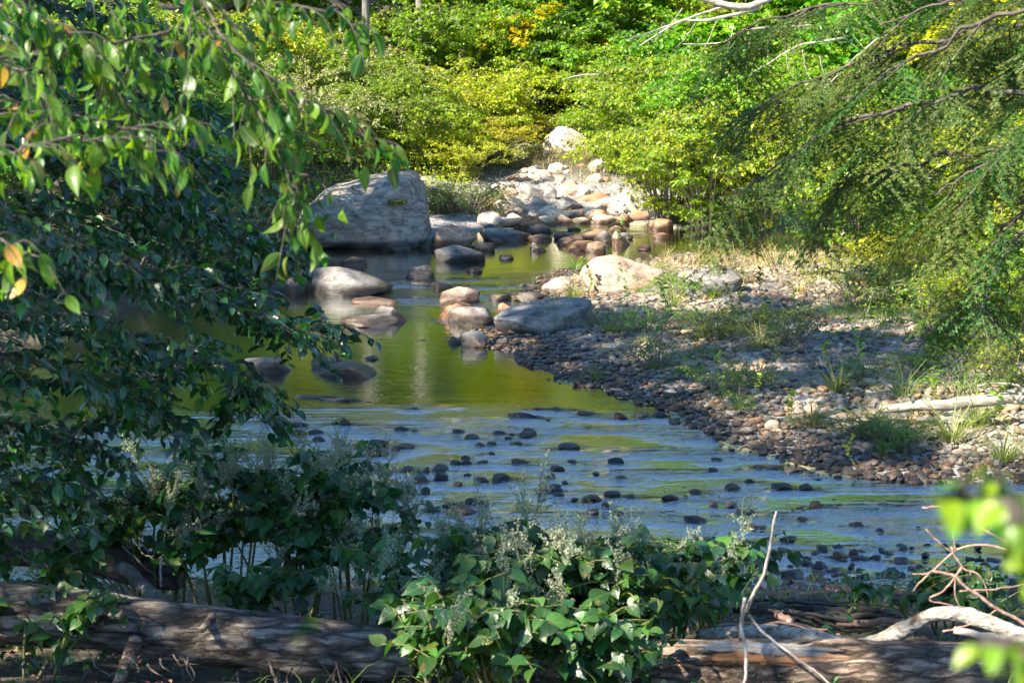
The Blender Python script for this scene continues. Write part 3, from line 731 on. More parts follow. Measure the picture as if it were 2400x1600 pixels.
def leaf_mesh(name, T, size, mat):
    return mesh_np(name, T[0] * size, T[1], mat, fl={'tint': np.zeros(len(T[0]))})

def twig_leaves(P, n, rgg, up=.9, out=.6, droop=.35, spread=1.0):
    """leaf anchors along a polyline P; returns positions, midrib dirs, normals"""
    seg = np.linalg.norm(np.diff(P, axis=0), axis=1); cum = np.concatenate([[0], np.cumsum(seg)])
    t = (np.arange(n) + .6) / n * cum[-1]
    pos = np.stack([np.interp(t, cum, P[:, k]) for k in range(3)], -1)
    tg = norm(np.stack([np.interp(np.minimum(t + .02, cum[-1]), cum, P[:, k]) for k in range(3)], -1) - pos + 1e-6 * norm(P[-1] - P[0]))
    side = norm(np.cross(tg, [0, 0, 1.0]) + 1e-6) * np.where(np.arange(n) % 2 == 0, 1, -1)[:, None]
    d = tg * (1 - out) + side * out * spread + np.array([0, 0, -droop]) + rgg.normal(0, .32, (n, 3))
    nn = np.array([0, 0, up]) + rgg.normal(0, .45, (n, 3)) + side * .2
    return pos, norm(d), norm(nn)

def set_children_leaves(root, me_list, pos, d, n, size, name='leaf', parent=None):
    from mathutils import Matrix
    base = np.array(root.location)
    M = frames(d, n)
    for i in range(len(pos)):
        o = bpy.data.objects.new(name, me_list[int(rng.integers(len(me_list)))]); COL.objects.link(o); o.parent = parent or root
        m = Matrix([list(M[i, k]) for k in range(3)]).to_4x4(); m.translation = pos[i] - base
        o.matrix_basis = m @ Matrix.Scale(float(size[i]), 4)

# ------------------------------------------------------------------ trees
def tree_meshes(seed, H=13.0, nl=9000, leaf=.17, mat=M_MID, crown=(.38, 1.0), rad=2.9):
    rg = np.random.default_rng(seed); tubes = []
    trunk = wob(np.stack([np.linspace(0, rg.normal(0, .5), 14), np.linspace(0, rg.normal(0, .5), 14), np.linspace(-.3, H * .93, 14)], -1), .05)
    tubes.append(tube(trunk, np.linspace(.19, .03, 14), 9, .12))
    pos = []; dd = []; nn = []
    nlimb = 30
    per = nl // (nlimb * 9)
    for k in range(nlimb):
        f = crown[0] + (crown[1] - crown[0]) * (k + .5) / nlimb
        b = np.array([np.interp(f, np.linspace(0, 1, 14), trunk[:, j]) for j in range(3)])
        a = k * 2.4 + rg.normal(0, .3); ln = rad * (.35 + .75 * math.sin(math.pi * min(1, (f - crown[0]) / (crown[1] - crown[0]) * .8 + .18))) * rg.uniform(.75, 1.15)
        e = b + np.array([math.cos(a), math.sin(a), rg.uniform(.05, .6)]) * ln
        mid = (b + e) / 2 + np.array([0, 0, .12 * ln])
        P = wob(spline([b, mid, e], 8), .05); tubes.append(tube(P, np.linspace(.05, .01, 8), 5))
        for j in range(9):
            c = P[rg.integers(3, 8)] if j else e
            tp = c + rg.normal(0, .42, 3) * np.array([1, 1, .6]) + norm(e - b) * .25
            Q = spline([c, (c + tp) / 2 + [0, 0, .06], tp, tp + norm(tp - c) * .5 + [0, 0, -.22]], 5)
            tubes.append(tube(Q, np.linspace(.014, .004, 5), 3))
            p_, d_, n_ = twig_leaves(Q, per, rg, droop=.3); p_ = p_ + rg.normal(0, .09, p_.shape)
            pos.append(p_); dd.append(d_); nn.append(n_)
    pos = np.concatenate(pos); dd = np.concatenate(dd); nn = np.concatenate(nn)
    V, Fc, T = scatter(*L_KITE, pos, dd, nn, leaf * rg.uniform(.7, 1.25, len(pos)))
    cr = mesh_np('crown', V, Fc, mat, smooth=False, fl={'tint': T})
    V, Fc, T = join(tubes)
    return mesh_np('trunk', V, Fc, M_BARK, fl={'tint': T}), cr
TREES = [tree_meshes(31, 13, 14000, .19, M_MID), tree_meshes(32, 12, 20000, .20, M_LIME, (.06, 1.0), 3.2), tree_meshes(33, 14, 15000, .19, M_OLIVE, (.3, 1), 3.0), tree_meshes(34, 12, 20000, .20, M_YEL, (.05, 1.0), 3.1)]
def tree(k, x, y, s, label, group=None, rz=0, z=None, sz=None):
    g = float(height(x, y)) if z is None else z
    r = empty('tree', (x, y, g), label, 'tree', group, rz); sz = sz or (s if y < 36 else s * np.interp(y, [37, 44, 50, 58, 66], [.58, .60, .62, .70, .76])); s = s * (.84 if y > 36 else 1); r.scale = (s, s, sz or s)
    link('trunk', TREES[k][0], r); c = link('crown', TREES[k][1], r); c['kind'] = 'stuff'
    return r
# grove on the near and left banks whose shade falls across the stream (beside and behind the viewer)
SHADE = [(-8.7, 14.6, 1.2, 0, 'tall tree on the left bank shading the gravel bar'), (-7.6, 9.2, .85, 2, 'tree on the left bank behind the leafy left tree'), (-7.5, 6.4, .9, 0, 'tree on the near bank left of the viewer'),
         (-10.8, 28.0, .9, 2, 'tree on the far left bank above the big boulder'), (-13.5, 22.5, .95, 0, 'tree on the left bank beyond the bushes'),
         (-10.8, 11.0, .9, 0, 'tallest tree of the left bank grove')]
for i, (x, y, s, k, lab) in enumerate(SHADE): tree(k, x, y, s, lab, 'bank trees to the left', rz=i * 1.3)

# forest beyond the far bank
FARTREES = [(-11, 44, 1.1, 1), (-7, 49, 1.25, 3), (-3.6, 50, 1.25, 1), (-.4, 50.5, 1.3, 1), (2.4, 49, 1.3, 3), (4.6, 47, 1.2, 1), (7.4, 44, 1.4, 1), (8.6, 40, 1.2, 1), (11, 37, 1.2, 3),
            (-9, 47, 1.2, 0), (-5.2, 53, 1.35, 1), (-1.4, 58, 1.4, 0), (2.6, 55, 1.35, 2), (6.5, 50, 1.3, 1), (10.5, 46, 1.2, 0), (-13, 52, 1.3, 2), (14, 54, 1.4, 1),
            (-7.5, 64, 1.5, 0), (-3, 70, 1.7, 1), (1.2, 68, 1.7, 3), (5, 66, 1.6, 1), (9, 64, 1.5, 0), (13, 66, 1.6, 1), (-12, 68, 1.6, 1), (-18, 60, 2.0, 0), (19, 60, 2.0, 2)]
for i, (x, y, s, k) in enumerate(FARTREES):
    tree(k, x, y, s, 'tall leafy tree of the woods beyond the far bank', 'trees of the far woods', rz=i * .9)

def bare_trunk(px, top, bot, dist, r, label, mat=M_BARK):
    a = W(px, bot, dist); b = a + np.array([-.02 * R.uniform(-1, 1) * 8, 0, 9.0])
    P = wob(spline([a - [0, 0, .6], (a + b) / 2, b], 14), .02)
    root = empty('bare_tree', a, label, 'tree')
    V, Fc, T = tube(P - a, np.linspace(r, r * .6, 14), 12, .08)
    link('trunk', mesh_np('trunk', V, Fc, mat, fl={'tint': T}), root)
    bt = []
    for k in range(7):
        s_ = P[4 + k] - a; d_ = np.array([R.uniform(-1, 1), R.uniform(-.6, .6), R.uniform(.1, .5)])
        bt.append(tube(wob(spline([s_, s_ + d_ * .6, s_ + d_ * 1.4 + [0, 0, -.1]], 6), .02), np.linspace(r * .22, .006, 6), 5))
    V, Fc, T = join(bt); link('limbs', mesh_np('limbs', V, Fc, mat, fl={'tint': T}), root)
bare_trunk(984, 0, 90, 46, .10, 'straight grey tree trunk at the top centre rising out of the leaves')
bare_trunk(856, 0, 62, 43, .085, 'pale grey tree trunk at the top left of centre')
bare_trunk(1034, 0, 20, 52, .07, 'short visible bit of grey trunk right of the straight grey trunk')

# ------------------------------------------------------------------ bushes of the far and right bank
def bush_meshes(seed, nst, leaf, mat, T=L_KITE, hgt=2.2, spread=1.2, twigs=9, perleaf=11, stem=M_TWIG, droop=.3, flow=None, up=.9):
    rg = np.random.default_rng(seed); tubes = []; pos = []; dd = []; nn = []; tips = []
    for k in range(nst):
        a = rg.uniform(0, 6.28); lean = rg.uniform(.15, 1) ** .7 * spread; h = hgt * rg.uniform(.55, 1.0) * (1 - .25 * lean / spread)
        b = np.array([math.cos(a), math.sin(a), 0]) * rg.uniform(0, .3); e = b + np.array([math.cos(a) * lean, math.sin(a) * lean, h])
        e2 = e + np.array([math.cos(a), math.sin(a), 0]) * .35 * lean + [0, 0, -.12 * h]
        P = wob(spline([b - [0, 0, .15], b * .4 + e * .5 + [0, 0, .2 * h], e, e2], 9), .02); tubes.append(tube(P, np.linspace(.016, .004, 9), 4))
        tips.append((P[-1], norm(P[-1] - P[-3])))
        for j in range(twigs):
            i = int(rg.integers(1, 9)); c = P[i]; aa = rg.uniform(0, 6.28)
            tp = c + np.array([math.cos(aa), math.sin(aa), rg.uniform(-.15, .5)]) * rg.uniform(.2, .5)
            Q = spline([c, (c + tp) / 2 + [0, 0, .04], tp], 4); tubes.append(tube(Q, np.linspace(.006, .002, 4), 3)); tips.append((tp, norm(tp - c)))
            p_, d_, n_ = twig_leaves(Q, perleaf, rg, droop=droop, up=up); pos.append(p_ + rg.normal(0, .02, p_.shape)); dd.append(d_); nn.append(n_)
        p_, d_, n_ = twig_leaves(P[3:], 14, rg, droop=droop, up=up); pos.append(p_); dd.append(d_); nn.append(n_)
    pos = np.concatenate(pos); dd = np.concatenate(dd); nn = np.concatenate(nn)
    V, Fc, T_ = scatter(*T, pos, dd, nn, leaf * rg.uniform(.65, 1.25, len(pos)))
    out = [mesh_np('stems', *join(tubes)[:2], stem, fl={'tint': join(tubes)[2]}), mesh_np('foliage', V, Fc, mat, smooth=False, fl={'tint': T_})]
    if flow:
        fp = []; fd = []
        for (t, d) in tips:
            if rg.random() > flow[1]: continue
            m = flow[2]; u = rg.random(m)[:, None]; ax = norm(d + np.array([0, 0, .9]) + rg.normal(0, .3, 3))
            fp.append(t + ax * u * .22 + rg.normal(0, .035, (m, 3)) * (1.1 - u)); fd.append(rg.normal(0, 1, (m, 3)) + [0, 0, .6])
        fp = np.concatenate(fp); fd = np.concatenate(fd)
        V, Fc, T_ = scatter(*L_KITE, fp, fd, rg.normal(0, 1, fp.shape), flow[3] * rg.uniform(.6, 1.3, len(fp)))
        out.append(mesh_np('blossom', V, Fc, flow[0], smooth=False, fl={'tint': T_}))
    return out
BUSH = {
 'lime': [bush_meshes(61 + k, 36, .088, M_LIME, hgt=2.3, twigs=15, perleaf=15) for k in range(3)],
 'yel': [bush_meshes(71 + k, 32, .085, M_YEL, hgt=1.7, spread=1.3, twigs=15, perleaf=14) for k in range(2)],
 'mid': [bush_meshes(81 + k, 34, .095, M_MID, hgt=2.2, twigs=14, perleaf=14) for k in range(2)],
 'tan': [bush_meshes(91 + k, 30, .085, M_OLIVE, hgt=1.5, spread=1.1, twigs=11, perleaf=12, flow=(M_TAN, .6, 22, .034)) for k in range(2)],
 'low': [bush_meshes(95 + k, 20, .06, M_OLIVE, hgt=.7, spread=.7, twigs=6, perleaf=8) for k in range(2)],
 'lowlime': [bush_meshes(98 + k, 20, .06, M_LIME, hgt=.7, spread=.8, twigs=6, perleaf=8) for k in range(2)],
}
NAMES = {'lime': ('bush', 'bush'), 'yel': ('bush', 'bush'), 'mid': ('bush', 'bush'), 'tan': ('flowering_bush', 'bush'), 'low': ('weed', 'weed'), 'lowlime': ('weed', 'weed')}
def bush(kind, x, y, s, label, group=None, z=None, sz=None):
    ms = R.choice(BUSH[kind]); nm, cat = NAMES[kind]
    g = float(height(x, y)) if z is None else z
    r = empty(nm, (x, y, g), label, cat, group, R.uniform(0, 6.28)); r.scale = (s, s, sz or s)
    for m, part in zip(ms, ('stems', 'foliage', 'blossom')):
        o = link(part, m, r)
        if part != 'stems': o['kind'] = 'stuff'
    return r
DESC = {'lime': 'bright green bush', 'yel': 'yellow green bush', 'mid': 'mid green bush', 'tan': 'green bush topped with pale tan flowers', 'low': 'low olive green weed', 'lowlime': 'low bright green weed'}
def bpx(kind, px, py, s, where, sz=None):                                         # px,py: where its foot meets the ground
    p = ground_at(px, py, False)
    bush(kind, p[0], p[1], s, '%s %s' % (DESC[kind], where), 'bushes of the far bank', sz=sz)
FB = [
 ('lime', 1560, 520, 1.0, 'overhanging the far stones from the right', None), ('lime', 1660, 545, 1.0, 'at the right end of the far pool', None), ('lime', 1500, 440, .95, 'just right of the white angular rock', None),
 ('lime', 1760, 545, 1.1, 'behind the dry grass on the gravel bar', None), ('lime', 1560, 400, 1.15, 'above the overhanging branch', None), ('lime', 1700, 420, 1.2, 'in the middle of the right hand slope', None),
 ('lime', 1450, 345, 1.0, 'right of the large white boulder', None), ('lime', 1480, 290, 1.2, 'behind the large white boulder to the right', None), ('mid', 1640, 330, 1.3, 'high on the right hand slope', None),
 ('lime', 1800, 420, 1.2, 'beneath the tips of the hemlock', None), ('mid', 1900, 440, 1.1, 'behind the whitish bank boulder', None), ('lime', 1850, 330, 1.3, 'high on the slope behind the hemlock', None),
 ('yel', 1140, 310, 1.05, 'directly left of the large white boulder', None), ('yel', 1050, 330, 1.05, 'in the glowing yellow patch left of centre', None), ('yel', 1220, 275, 1.1, 'behind the yellow patch, above the white boulder', None),
 ('yel', 1000, 400, .8, 'beside the top of the big pale boulder', None), ('mid', 930, 390, .9, 'in the dark hollow above the big pale boulder', None), ('mid', 870, 350, 1.0, 'left of the dark hollow', None),
 ('tan', 760, 380, 1.1, 'left above the big pale boulder', None), ('tan', 860, 300, 1.15, 'in the tan flowering patch, upper part', None), ('tan', 690, 300, 1.2, 'in the tan flowering patch, left part', None),
 ('tan', 600, 390, 1.2, 'behind the left tree', None), ('tan', 780, 240, 1.1, 'near the pale grey trunk', None), ('mid', 985, 250, 1.25, 'at the foot of the straight grey trunk', None),
 ('lime', 1090, 250, 1.1, 'right of the straight grey trunk', None), ('lime', 880, 220, 1.1, 'between the two grey trunks', .9), ('mid', 1300, 250, 1.3, 'top centre behind the white boulder', None),
 ('mid', 1400, 235, 1.4, 'top centre right, in the shaded gap', None), ('lime', 1190, 225, 1.3, 'top centre, behind the yellow patch', None), ('yel', 620, 250, 1.3, 'top left with orange tints', None),
 ('yel', 480, 260, 1.3, 'far top left behind the leaves', None), ('mid', 300, 330, 1.4, 'far left behind the leaves', None), ('mid', 100, 380, 1.5, 'at the far left edge of the frame', None), ('mid', 420, 420, 1.2, 'left bank behind the leafy tree', None),
 ('yel', 1060, 395, .55, 'small, in front of the yellow patch', None), ('yel', 1130, 370, .55, 'small, with orange leaves beside the stones', None), ('low', 1180, 388, .8, 'at the upper left of the stones', None),
 ('low', 1090, 500, .9, 'dark, above the pink boulder', None), ('lowlime', 1130, 490, .6, 'left of the far stones at the water', None), ('low', 1020, 500, .8, 'right beside the big pale boulder', None),
 ('lime', 1950, 320, 1.3, 'top right behind the hemlock, left one', None), ('lime', 2080, 330, 1.3, 'top right behind the hemlock, middle one', None), ('lime', 2230, 330, 1.3, 'top right behind the hemlock, right one', None), ('mid', 2380, 330, 1.4, 'top right corner behind the hemlock', None),
 ('lime', 1750, 250, 1.3, 'top, below the fallen grey branches', None), ('lime', 1600, 250, 1.3, 'top, left of the fallen grey branches', None),
]
FB += [('yel', 1150, 345, .6, 'low beside the white boulder on its left', None), ('yel', 1230, 335, .5, 'very low, just left of the white boulder', None), ('yel', 1085, 425, .55, 'low in the dark hollow left of the stones', None), ('yel', 1180, 366, .45, 'lowest, between yellow patch and stones', None),
 ('lime', 1400, 345, .5, 'small, at the right foot of the white boulder', None), ('yel', 1450, 395, .5, 'small, under the bright alder right of the stones', None)]
for f in FB: bpx(f[0], f[1], f[2], f[3], f[4], f[5])
RB = [('lime', 5.4, 29.5, 1.1), ('lime', 6.0, 27.5, 1.0), ('lime', 5.3, 26.4, .7), ('lime', 6.4, 25.2, 1.0), ('yel', 5.9, 23.8, .7), ('tan', 6.6, 22.6, .7), ('lime', 7.3, 31, 1.1), ('lime', 8.6, 28.5, 1.2), ('mid', 8.8, 25.5, 1.2),
      ('lime', 4.9, 31.2, .7), ('lime', 7.4, 23, .9), ('mid', 6.6, 20.8, .7), ('lime', 9.4, 31.5, 1.3), ('lime', 6.3, 33.3, .9)]
for k, (kd, x, y, s) in enumerate(RB):
    place = ['at the bend of the right bank', 'shaded, behind the low hemlock bough', 'at the edge of the gravel', 'on the right slope under the hemlock', 'low beside the gravel on the right', 'at the right edge above the driftwood',
             'behind the whitish boulder to the right', 'high on the right slope', 'at the right edge under the hemlock', 'left of the whitish boulder', 'right edge of the frame, middle height', 'right edge by the driftwood', 'far up the right slope', 'at the right end of the hidden pool arm'][k]
    bush(kd, x, y, s, DESC[kd] + ' ' + place, 'bushes of the right bank')
for k, (kd, x, y, s) in enumerate([('yel', 5.3, 22.6, .45), ('lowlime', 4.9, 21.6, .8), ('lowlime', 5.2, 20.6, .8), ('yel', 5.6, 21.3, .5), ('low', 4.7, 24.2, .9), ('lowlime', 4.9, 23.4, .9), ('lime', 5.8, 22.3, .5), ('lowlime', 5.0, 19.6, .7), ('yel', 4.9, 25.4, .45), ('lowlime', 4.5, 25.2, .8)]):
    bush(kd, x, y, s, DESC[kd] + ' by the gravel edge, ' + ['third row from the driftwood', 'second row from the driftwood', 'just behind the driftwood', 'pressed to the frame edge behind the driftwood', 'under the hemlock tip', 'left of the hemlock strand', 'tallest beside the hanging grey branch', 'touching the driftwood', 'near the bend of the bank', 'where the sunny gravel ends'][k], 'bushes of the right bank')
# left bank undergrowth (seen through the leaves)
for k, (kd, x, y, s) in enumerate([('mid', -5.2, 31.5, 1.0), ('mid', -6.2, 29, 1.0), ('low', -4.3, 31.3, .9), ('low', -4.6, 29.6, .9), ('mid', -7, 26, 1.1), ('mid', -8, 23, 1.1), ('low', -5.4, 27.3, 1.0), ('mid', -4.6, 34.6, 1.0), ('mid', -9.6, 20, 1.2)]):
    bush(kd, x, y, s, DESC[kd] + ' on the left bank ' + ['behind the huge boulder', 'upstream of the leaves', 'at the water by the huge boulder', 'above the flat tan rocks', 'hidden in the tree leaves', 'far left in shade', 'at the left waterline', 'behind the top of the huge boulder', 'at the left edge in deep shade'][k], 'bushes of the left bank')

# ------------------------------------------------------------------ grass and weeds on the gravel bar
def tuft_mesh(seed, n, h, mat, spread=.5):
    rg = np.random.default_rng(seed); a = rg.uniform(0, 6.28, n); ln = rg.uniform(.1, 1, n) * spread
    d = np.stack([np.cos(a) * ln, np.sin(a) * ln, np.ones(n)], -1); pos = np.stack([np.cos(a), np.sin(a), 0 * a], -1) * rg.uniform(0, .06, n)[:, None]
    nn = np.stack([-np.cos(a), -np.sin(a), ln + .05], -1)
    V, Fc, T = scatter(L_BLADE[0] * np.array([.9, 1, 1.6]), L_BLADE[1], pos, d, nn, h * rg.uniform(.5, 1.15, n))
    return mesh_np('grass_tuft', V, Fc, mat, smooth=True, fl={'tint': T})
TUFT = [tuft_mesh(k, 90, .42, M_GRASS, 1.1) for k in range(3)] + [tuft_mesh(10 + k, 90, .42, M_DRY, 1.2) for k in range(2)]
TF = [(1775, 905, 1.1, 0, 'largest bright grass tuft in the middle of the gravel bar'), (1600, 880, .8, 1, 'grass tuft on the shaded gravel left of the largest tuft'), (1530, 870, .55, 2, 'small grass blades in the shaded gravel'),
      (1400, 890, .6, 0, 'dark grass tuft at the left edge of the shaded gravel'), (1960, 920, 1.2, 1, 'wide yellow green grass clump right of the largest tuft'), (2045, 1010, 1.1, 2, 'dense green tuft standing below the yellow green clump'),
      (1905, 1000, .9, 0, 'light green tuft on the sunlit gravel point'), (2230, 1040, 1.4, 1, 'big dark green tuft at the lower right of the bar'), (2290, 1000, 1.2, 2, 'green tuft in front of the driftwood log'),
      (1430, 780, 1.0, 0, 'grass tuft on the gravel just right of the slanting slab'), (1290, 770, 1.3, 1, 'tall grass growing in front of the slanting slab'), (1310, 762, 1.1, 2, 'second tall grass stem group in front of the slanting slab'),
      (1345, 700, 1.0, 0, 'dark grass tuft between the slab and the orange topped boulder'), (1350, 635, .8, 1, 'small tuft at the water behind the pale rock'), (1580, 720, .8, 2, 'tuft in front of the orange topped boulder'), (1780, 820, 1.1, 0, 'dark tuft right of the sunk grey boulder'),
      (1870, 690, .9, 3, 'dry tuft at the edge of the meadow'), (1680, 700, .7, 1, 'leafy tuft in front of the smooth light grey boulder'), (2120, 930, 1.1, 0, 'tuft left of the driftwood log'), (1730, 960, .8, 2, 'feathery green tuft on the sunny shore'),
      (2350, 1080, 1.1, 0, 'tuft at the lower right edge of the frame'), (2080, 1060, .9, 1, 'tuft low on the pebbles near the waterline'), (1640, 800, .6, 0, 'thin tuft near the sunk grey boulder'), (1500, 690, .7, 2, 'tuft at the foot of the orange topped boulder'),
      (1650, 620, 1.2, 3, 'yellow grass tuft behind the smooth light grey boulder'), (1560, 610, .8, 3, 'dry yellow grass beside the orange topped boulder'), (1050, 500, 1.4, 4, 'arching dry grass between the big pale boulder and the pink one'), (1010, 490, 1.3, 3, 'drooping dry grass against the big pale boulder'),
      (1170, 505, 1.0, 4, 'reddish dry grass left of the far stones'), (1370, 375, 1.3, 4, 'tawny grass below the large white boulder'), (700, 580, 1.1, 0, 'green grass at the foot of the huge boulder'), (660, 600, 1.1, 3, 'pale grass on the left bank by the tan rocks')]
for (px, py, s, k, lab) in TF:
    p = ground_at(px, py); o = link('grass_tuft', TUFT[k], None, (p[0], p[1], p[2] - .01), (0, 0, R.uniform(0, 6)), s); tag(o, lab, 'grass')

for k in range(58):
    px = R.uniform(1250, 2400); py = R.uniform(650, 1090); p = ground_at(px, py)
    s0 = float(sdist(p[0], p[1]))
    if s0 < .35 or R.random() > .45 + .2 * s0: continue
    o = link('grass_tuft', TUFT[k % 3], None, (p[0], p[1], p[2] - .01), (0, 0, R.uniform(0, 6)), R.uniform(.25, .65))
    z_ = 'back' if py < 760 else ('shaded middle' if py < 920 else 'front')
    tag(o, 'small thin grass tuft scattered on the %s of the gravel bar' % z_, 'grass', 'small tufts on the %s of the bar' % z_)
for k in range(26):
    px = R.uniform(1450, 2400); py = R.uniform(655, 1050); p = ground_at(px, py)
    s0 = float(sdist(p[0], p[1]))
    if s0 < .8: continue
    z_ = 'back' if py < 760 else ('shaded middle' if py < 920 else 'front')
    r = bush('lowlime' if k % 2 else 'low', p[0], p[1], R.uniform(.22, .5), ('bright' if k % 2 else 'olive') + ' green leafy weed low on the %s of the gravel bar' % z_, 'weeds on the %s of the bar' % z_)

def seedling_mesh(seed, h=.4, leaf=.07, mat=M_MID, n=14):
    rg = np.random.default_rng(seed); P = wob(spline([(0, 0, 0), (rg.normal(0, .03), rg.normal(0, .03), h * .5), (rg.normal(0, .07), rg.normal(0, .07), h)], 8), .004)
    p, d, nn = twig_leaves(P[1:], n, rg, droop=-.25, out=.85)
    V, Fc, T = scatter(*L_OVAL, p, d, nn, leaf * rg.uniform(.6, 1.2, n))
    return mesh_np('stem', *tube(P, np.linspace(.006, .002, 8), 4)[:2], M_STEM), mesh_np('leaves', V, Fc, mat, fl={'tint': T})
SEED = [seedling_mesh(1), seedling_mesh(2, .5, .07, M_MID, 18), seedling_mesh(3, .3, .06, M_LIME, 12), seedling_mesh(4, .35, .05, M_DARK, 16)]
for k, (px, py) in enumerate([(1710, 740), (1735, 725), (1690, 735), (1900, 770), (1640, 790), (1860, 720), (1590, 700), (1780, 700), (2010, 860), (1760, 980), (1840, 1000), (1980, 960), (1560, 760), (1470, 720), (1640, 700), (2130, 1000), (2190, 980), (1820, 850), (1940, 860), (2260, 900),
        (1380, 690), (2330, 1010), (2010, 1100), (2120, 1080), (1455, 575), (1520, 845), (1690, 880), (1795, 760)]):
    p = ground_at(px, py); m = SEED[k % 4]
    side = 'sunlit back' if py < 750 else ('shaded middle' if py < 900 else 'sunny front'); hv = 'left' if px < 1750 else 'right'
    r = empty('seedling', p, 'small leafy seedling on the %s of the gravel bar, %s half' % (side, hv), 'seedling', 'seedlings, %s, %s half' % (side, hv), R.uniform(0, 6)); s = R.uniform(.8, 1.4); r.scale = (s, s, s)
    link('stem', m[0], r); link('leaves', m[1], r)

def ground_cover():
    # blades: dry and green, where the gravel gives way to meadow and on all banks
    def field(n, xr, yr, cond, h, mat, name, label, T=L_BLADE, lean=.6):
        x = rng.uniform(*xr, n); y = rng.uniform(*yr, n); s = sdist(x, y)
        cl = np.sin(x * 1.7 + 2 * np.sin(y * .9)) + np.sin(y * 2.3 + x) + rng.normal(0, .8, n)
        k = cond(x, y, s, cl) & (s > .1); x, y, s = x[k], y[k], s[k]; m = len(x)
        a = rng.uniform(0, 6.28, m); ln = rng.uniform(.1, 1, m) * lean
        d = np.stack([np.cos(a) * ln, np.sin(a) * ln, np.ones(m)], -1); nn = np.stack([-np.cos(a), -np.sin(a), ln + .05], -1)
        V, Fc, Tt = scatter(T[0] * np.array([1.3, 1, 1.4]), T[1], np.stack([x, y, height(x, y) - .01], -1), d, nn, h * rng.uniform(.4, 1.2, m))
        o = link(name, mesh_np(name, V, Fc, mat, fl={'tint': Tt})); tag(o, label, 'grass', kind='stuff')
    field(26000, (1.5, 9), (19, 33), lambda x, y, s, c: (s > 3.8) & (c > .6 - (s - 3.8) * .5) & (x < y * .29), .30, M_GRASS, 'grass', 'short green grass spreading over the back of the gravel bar', lean=.8)
    field(16000, (1.5, 8), (24, 33), lambda x, y, s, c: (s > 1.2) & (y > 27.5 - .3 * x) & (c > -.3), .30, M_DRY, 'dry_grass', 'dry yellow and rusty grass behind the light grey boulder', lean=.8)
    field(14000, (-8, 7), (34, 46), lambda x, y, s, c: (s > .8) & (c > -.4) & ((x < -.6) | (x > 2.0) | (y > 39.5)), .34, M_DRY, 'dry_grass', 'dry grass and stalks along the far bank among the stones', lean=.9)
    field(9000, (-5, 5), (6.5, 13.2), lambda x, y, s, c: (c > .8), .22, M_GRASS, 'grass', 'sparse grass on the shaded near bank', lean=.9)
    # leafy weeds
    def weeds(n, xr, yr, cond, sz, hz, mat, name, label):
        x = rng.uniform(*xr, n); y = rng.uniform(*yr, n); s = sdist(x, y)
        cl = np.sin(x * 2.1 + 2 * np.sin(y * 1.1)) + np.sin(y * 1.9 - x) + rng.normal(0, .7, n)
        k = cond(x, y, s, cl) & (s > .1); x, y = x[k], y[k]; m = len(x)
        z = height(x, y) + rng.random(m) * hz
        a = rng.uniform(0, 6.28, m); d = np.stack([np.cos(a), np.sin(a), rng.normal(-.1, .3, m)], -1); nn = np.array([0, 0, 1.]) + rng.normal(0, .45, (m, 3))
        V, Fc, Tt = scatter(*L_KITE, np.stack([x, y, z], -1), d, nn, sz * rng.uniform(.5, 1.3, m))
        o = link(name, mesh_np(name, V, Fc, mat, smooth=False, fl={'tint': Tt})); tag(o, label, 'plants', kind='stuff')
    weeds(34000, (2, 10), (19, 34), lambda x, y, s, c: (s > 4.0) & (c > .3 - (s - 4.2) * .9) & (x < y * .3), .05, .34, M_LIME, 'leafy_weeds', 'low leafy weeds covering the right bank')
    weeds(60000, (-9, 9), (35, 50), lambda x, y, s, c: (s > 1.2) & ((x < -.8) | (x > 2.3) | (y > 42)) & (c > -.9), .06, .5, M_YEL, 'leafy_weeds', 'yellowing low weeds on the far bank')
    weeds(14000, (-7, 9), (5.0, 13.0), lambda x, y, s, c: (c > .5) & (np.abs(x) < 5), .06, .16, M_DARK, 'leafy_weeds', 'low dark leaves on the near bank')
    weeds(2600, (-.5, 5.5), (16.5, 30.0), lambda x, y, s, c: (s < 5) & (x < y * .28), .045, .05, M_DRYLEAF, 'leaf_litter', 'scattered brown fallen leaves on the gravel bar')
    weeds(9000, (-5, 6), (7.0, 13.0), lambda x, y, s, c: (c > -.8), .05, .02, M_DRYLEAF, 'leaf_litter', 'brown fallen leaves on the near bank')
M_DRYLEAF = leaf_mat('leaf_litter', G((.12, .07, .04), (.2, .12, .07), (.28, .18, .11)), tmix=.1, rough=.8)
ground_cover()

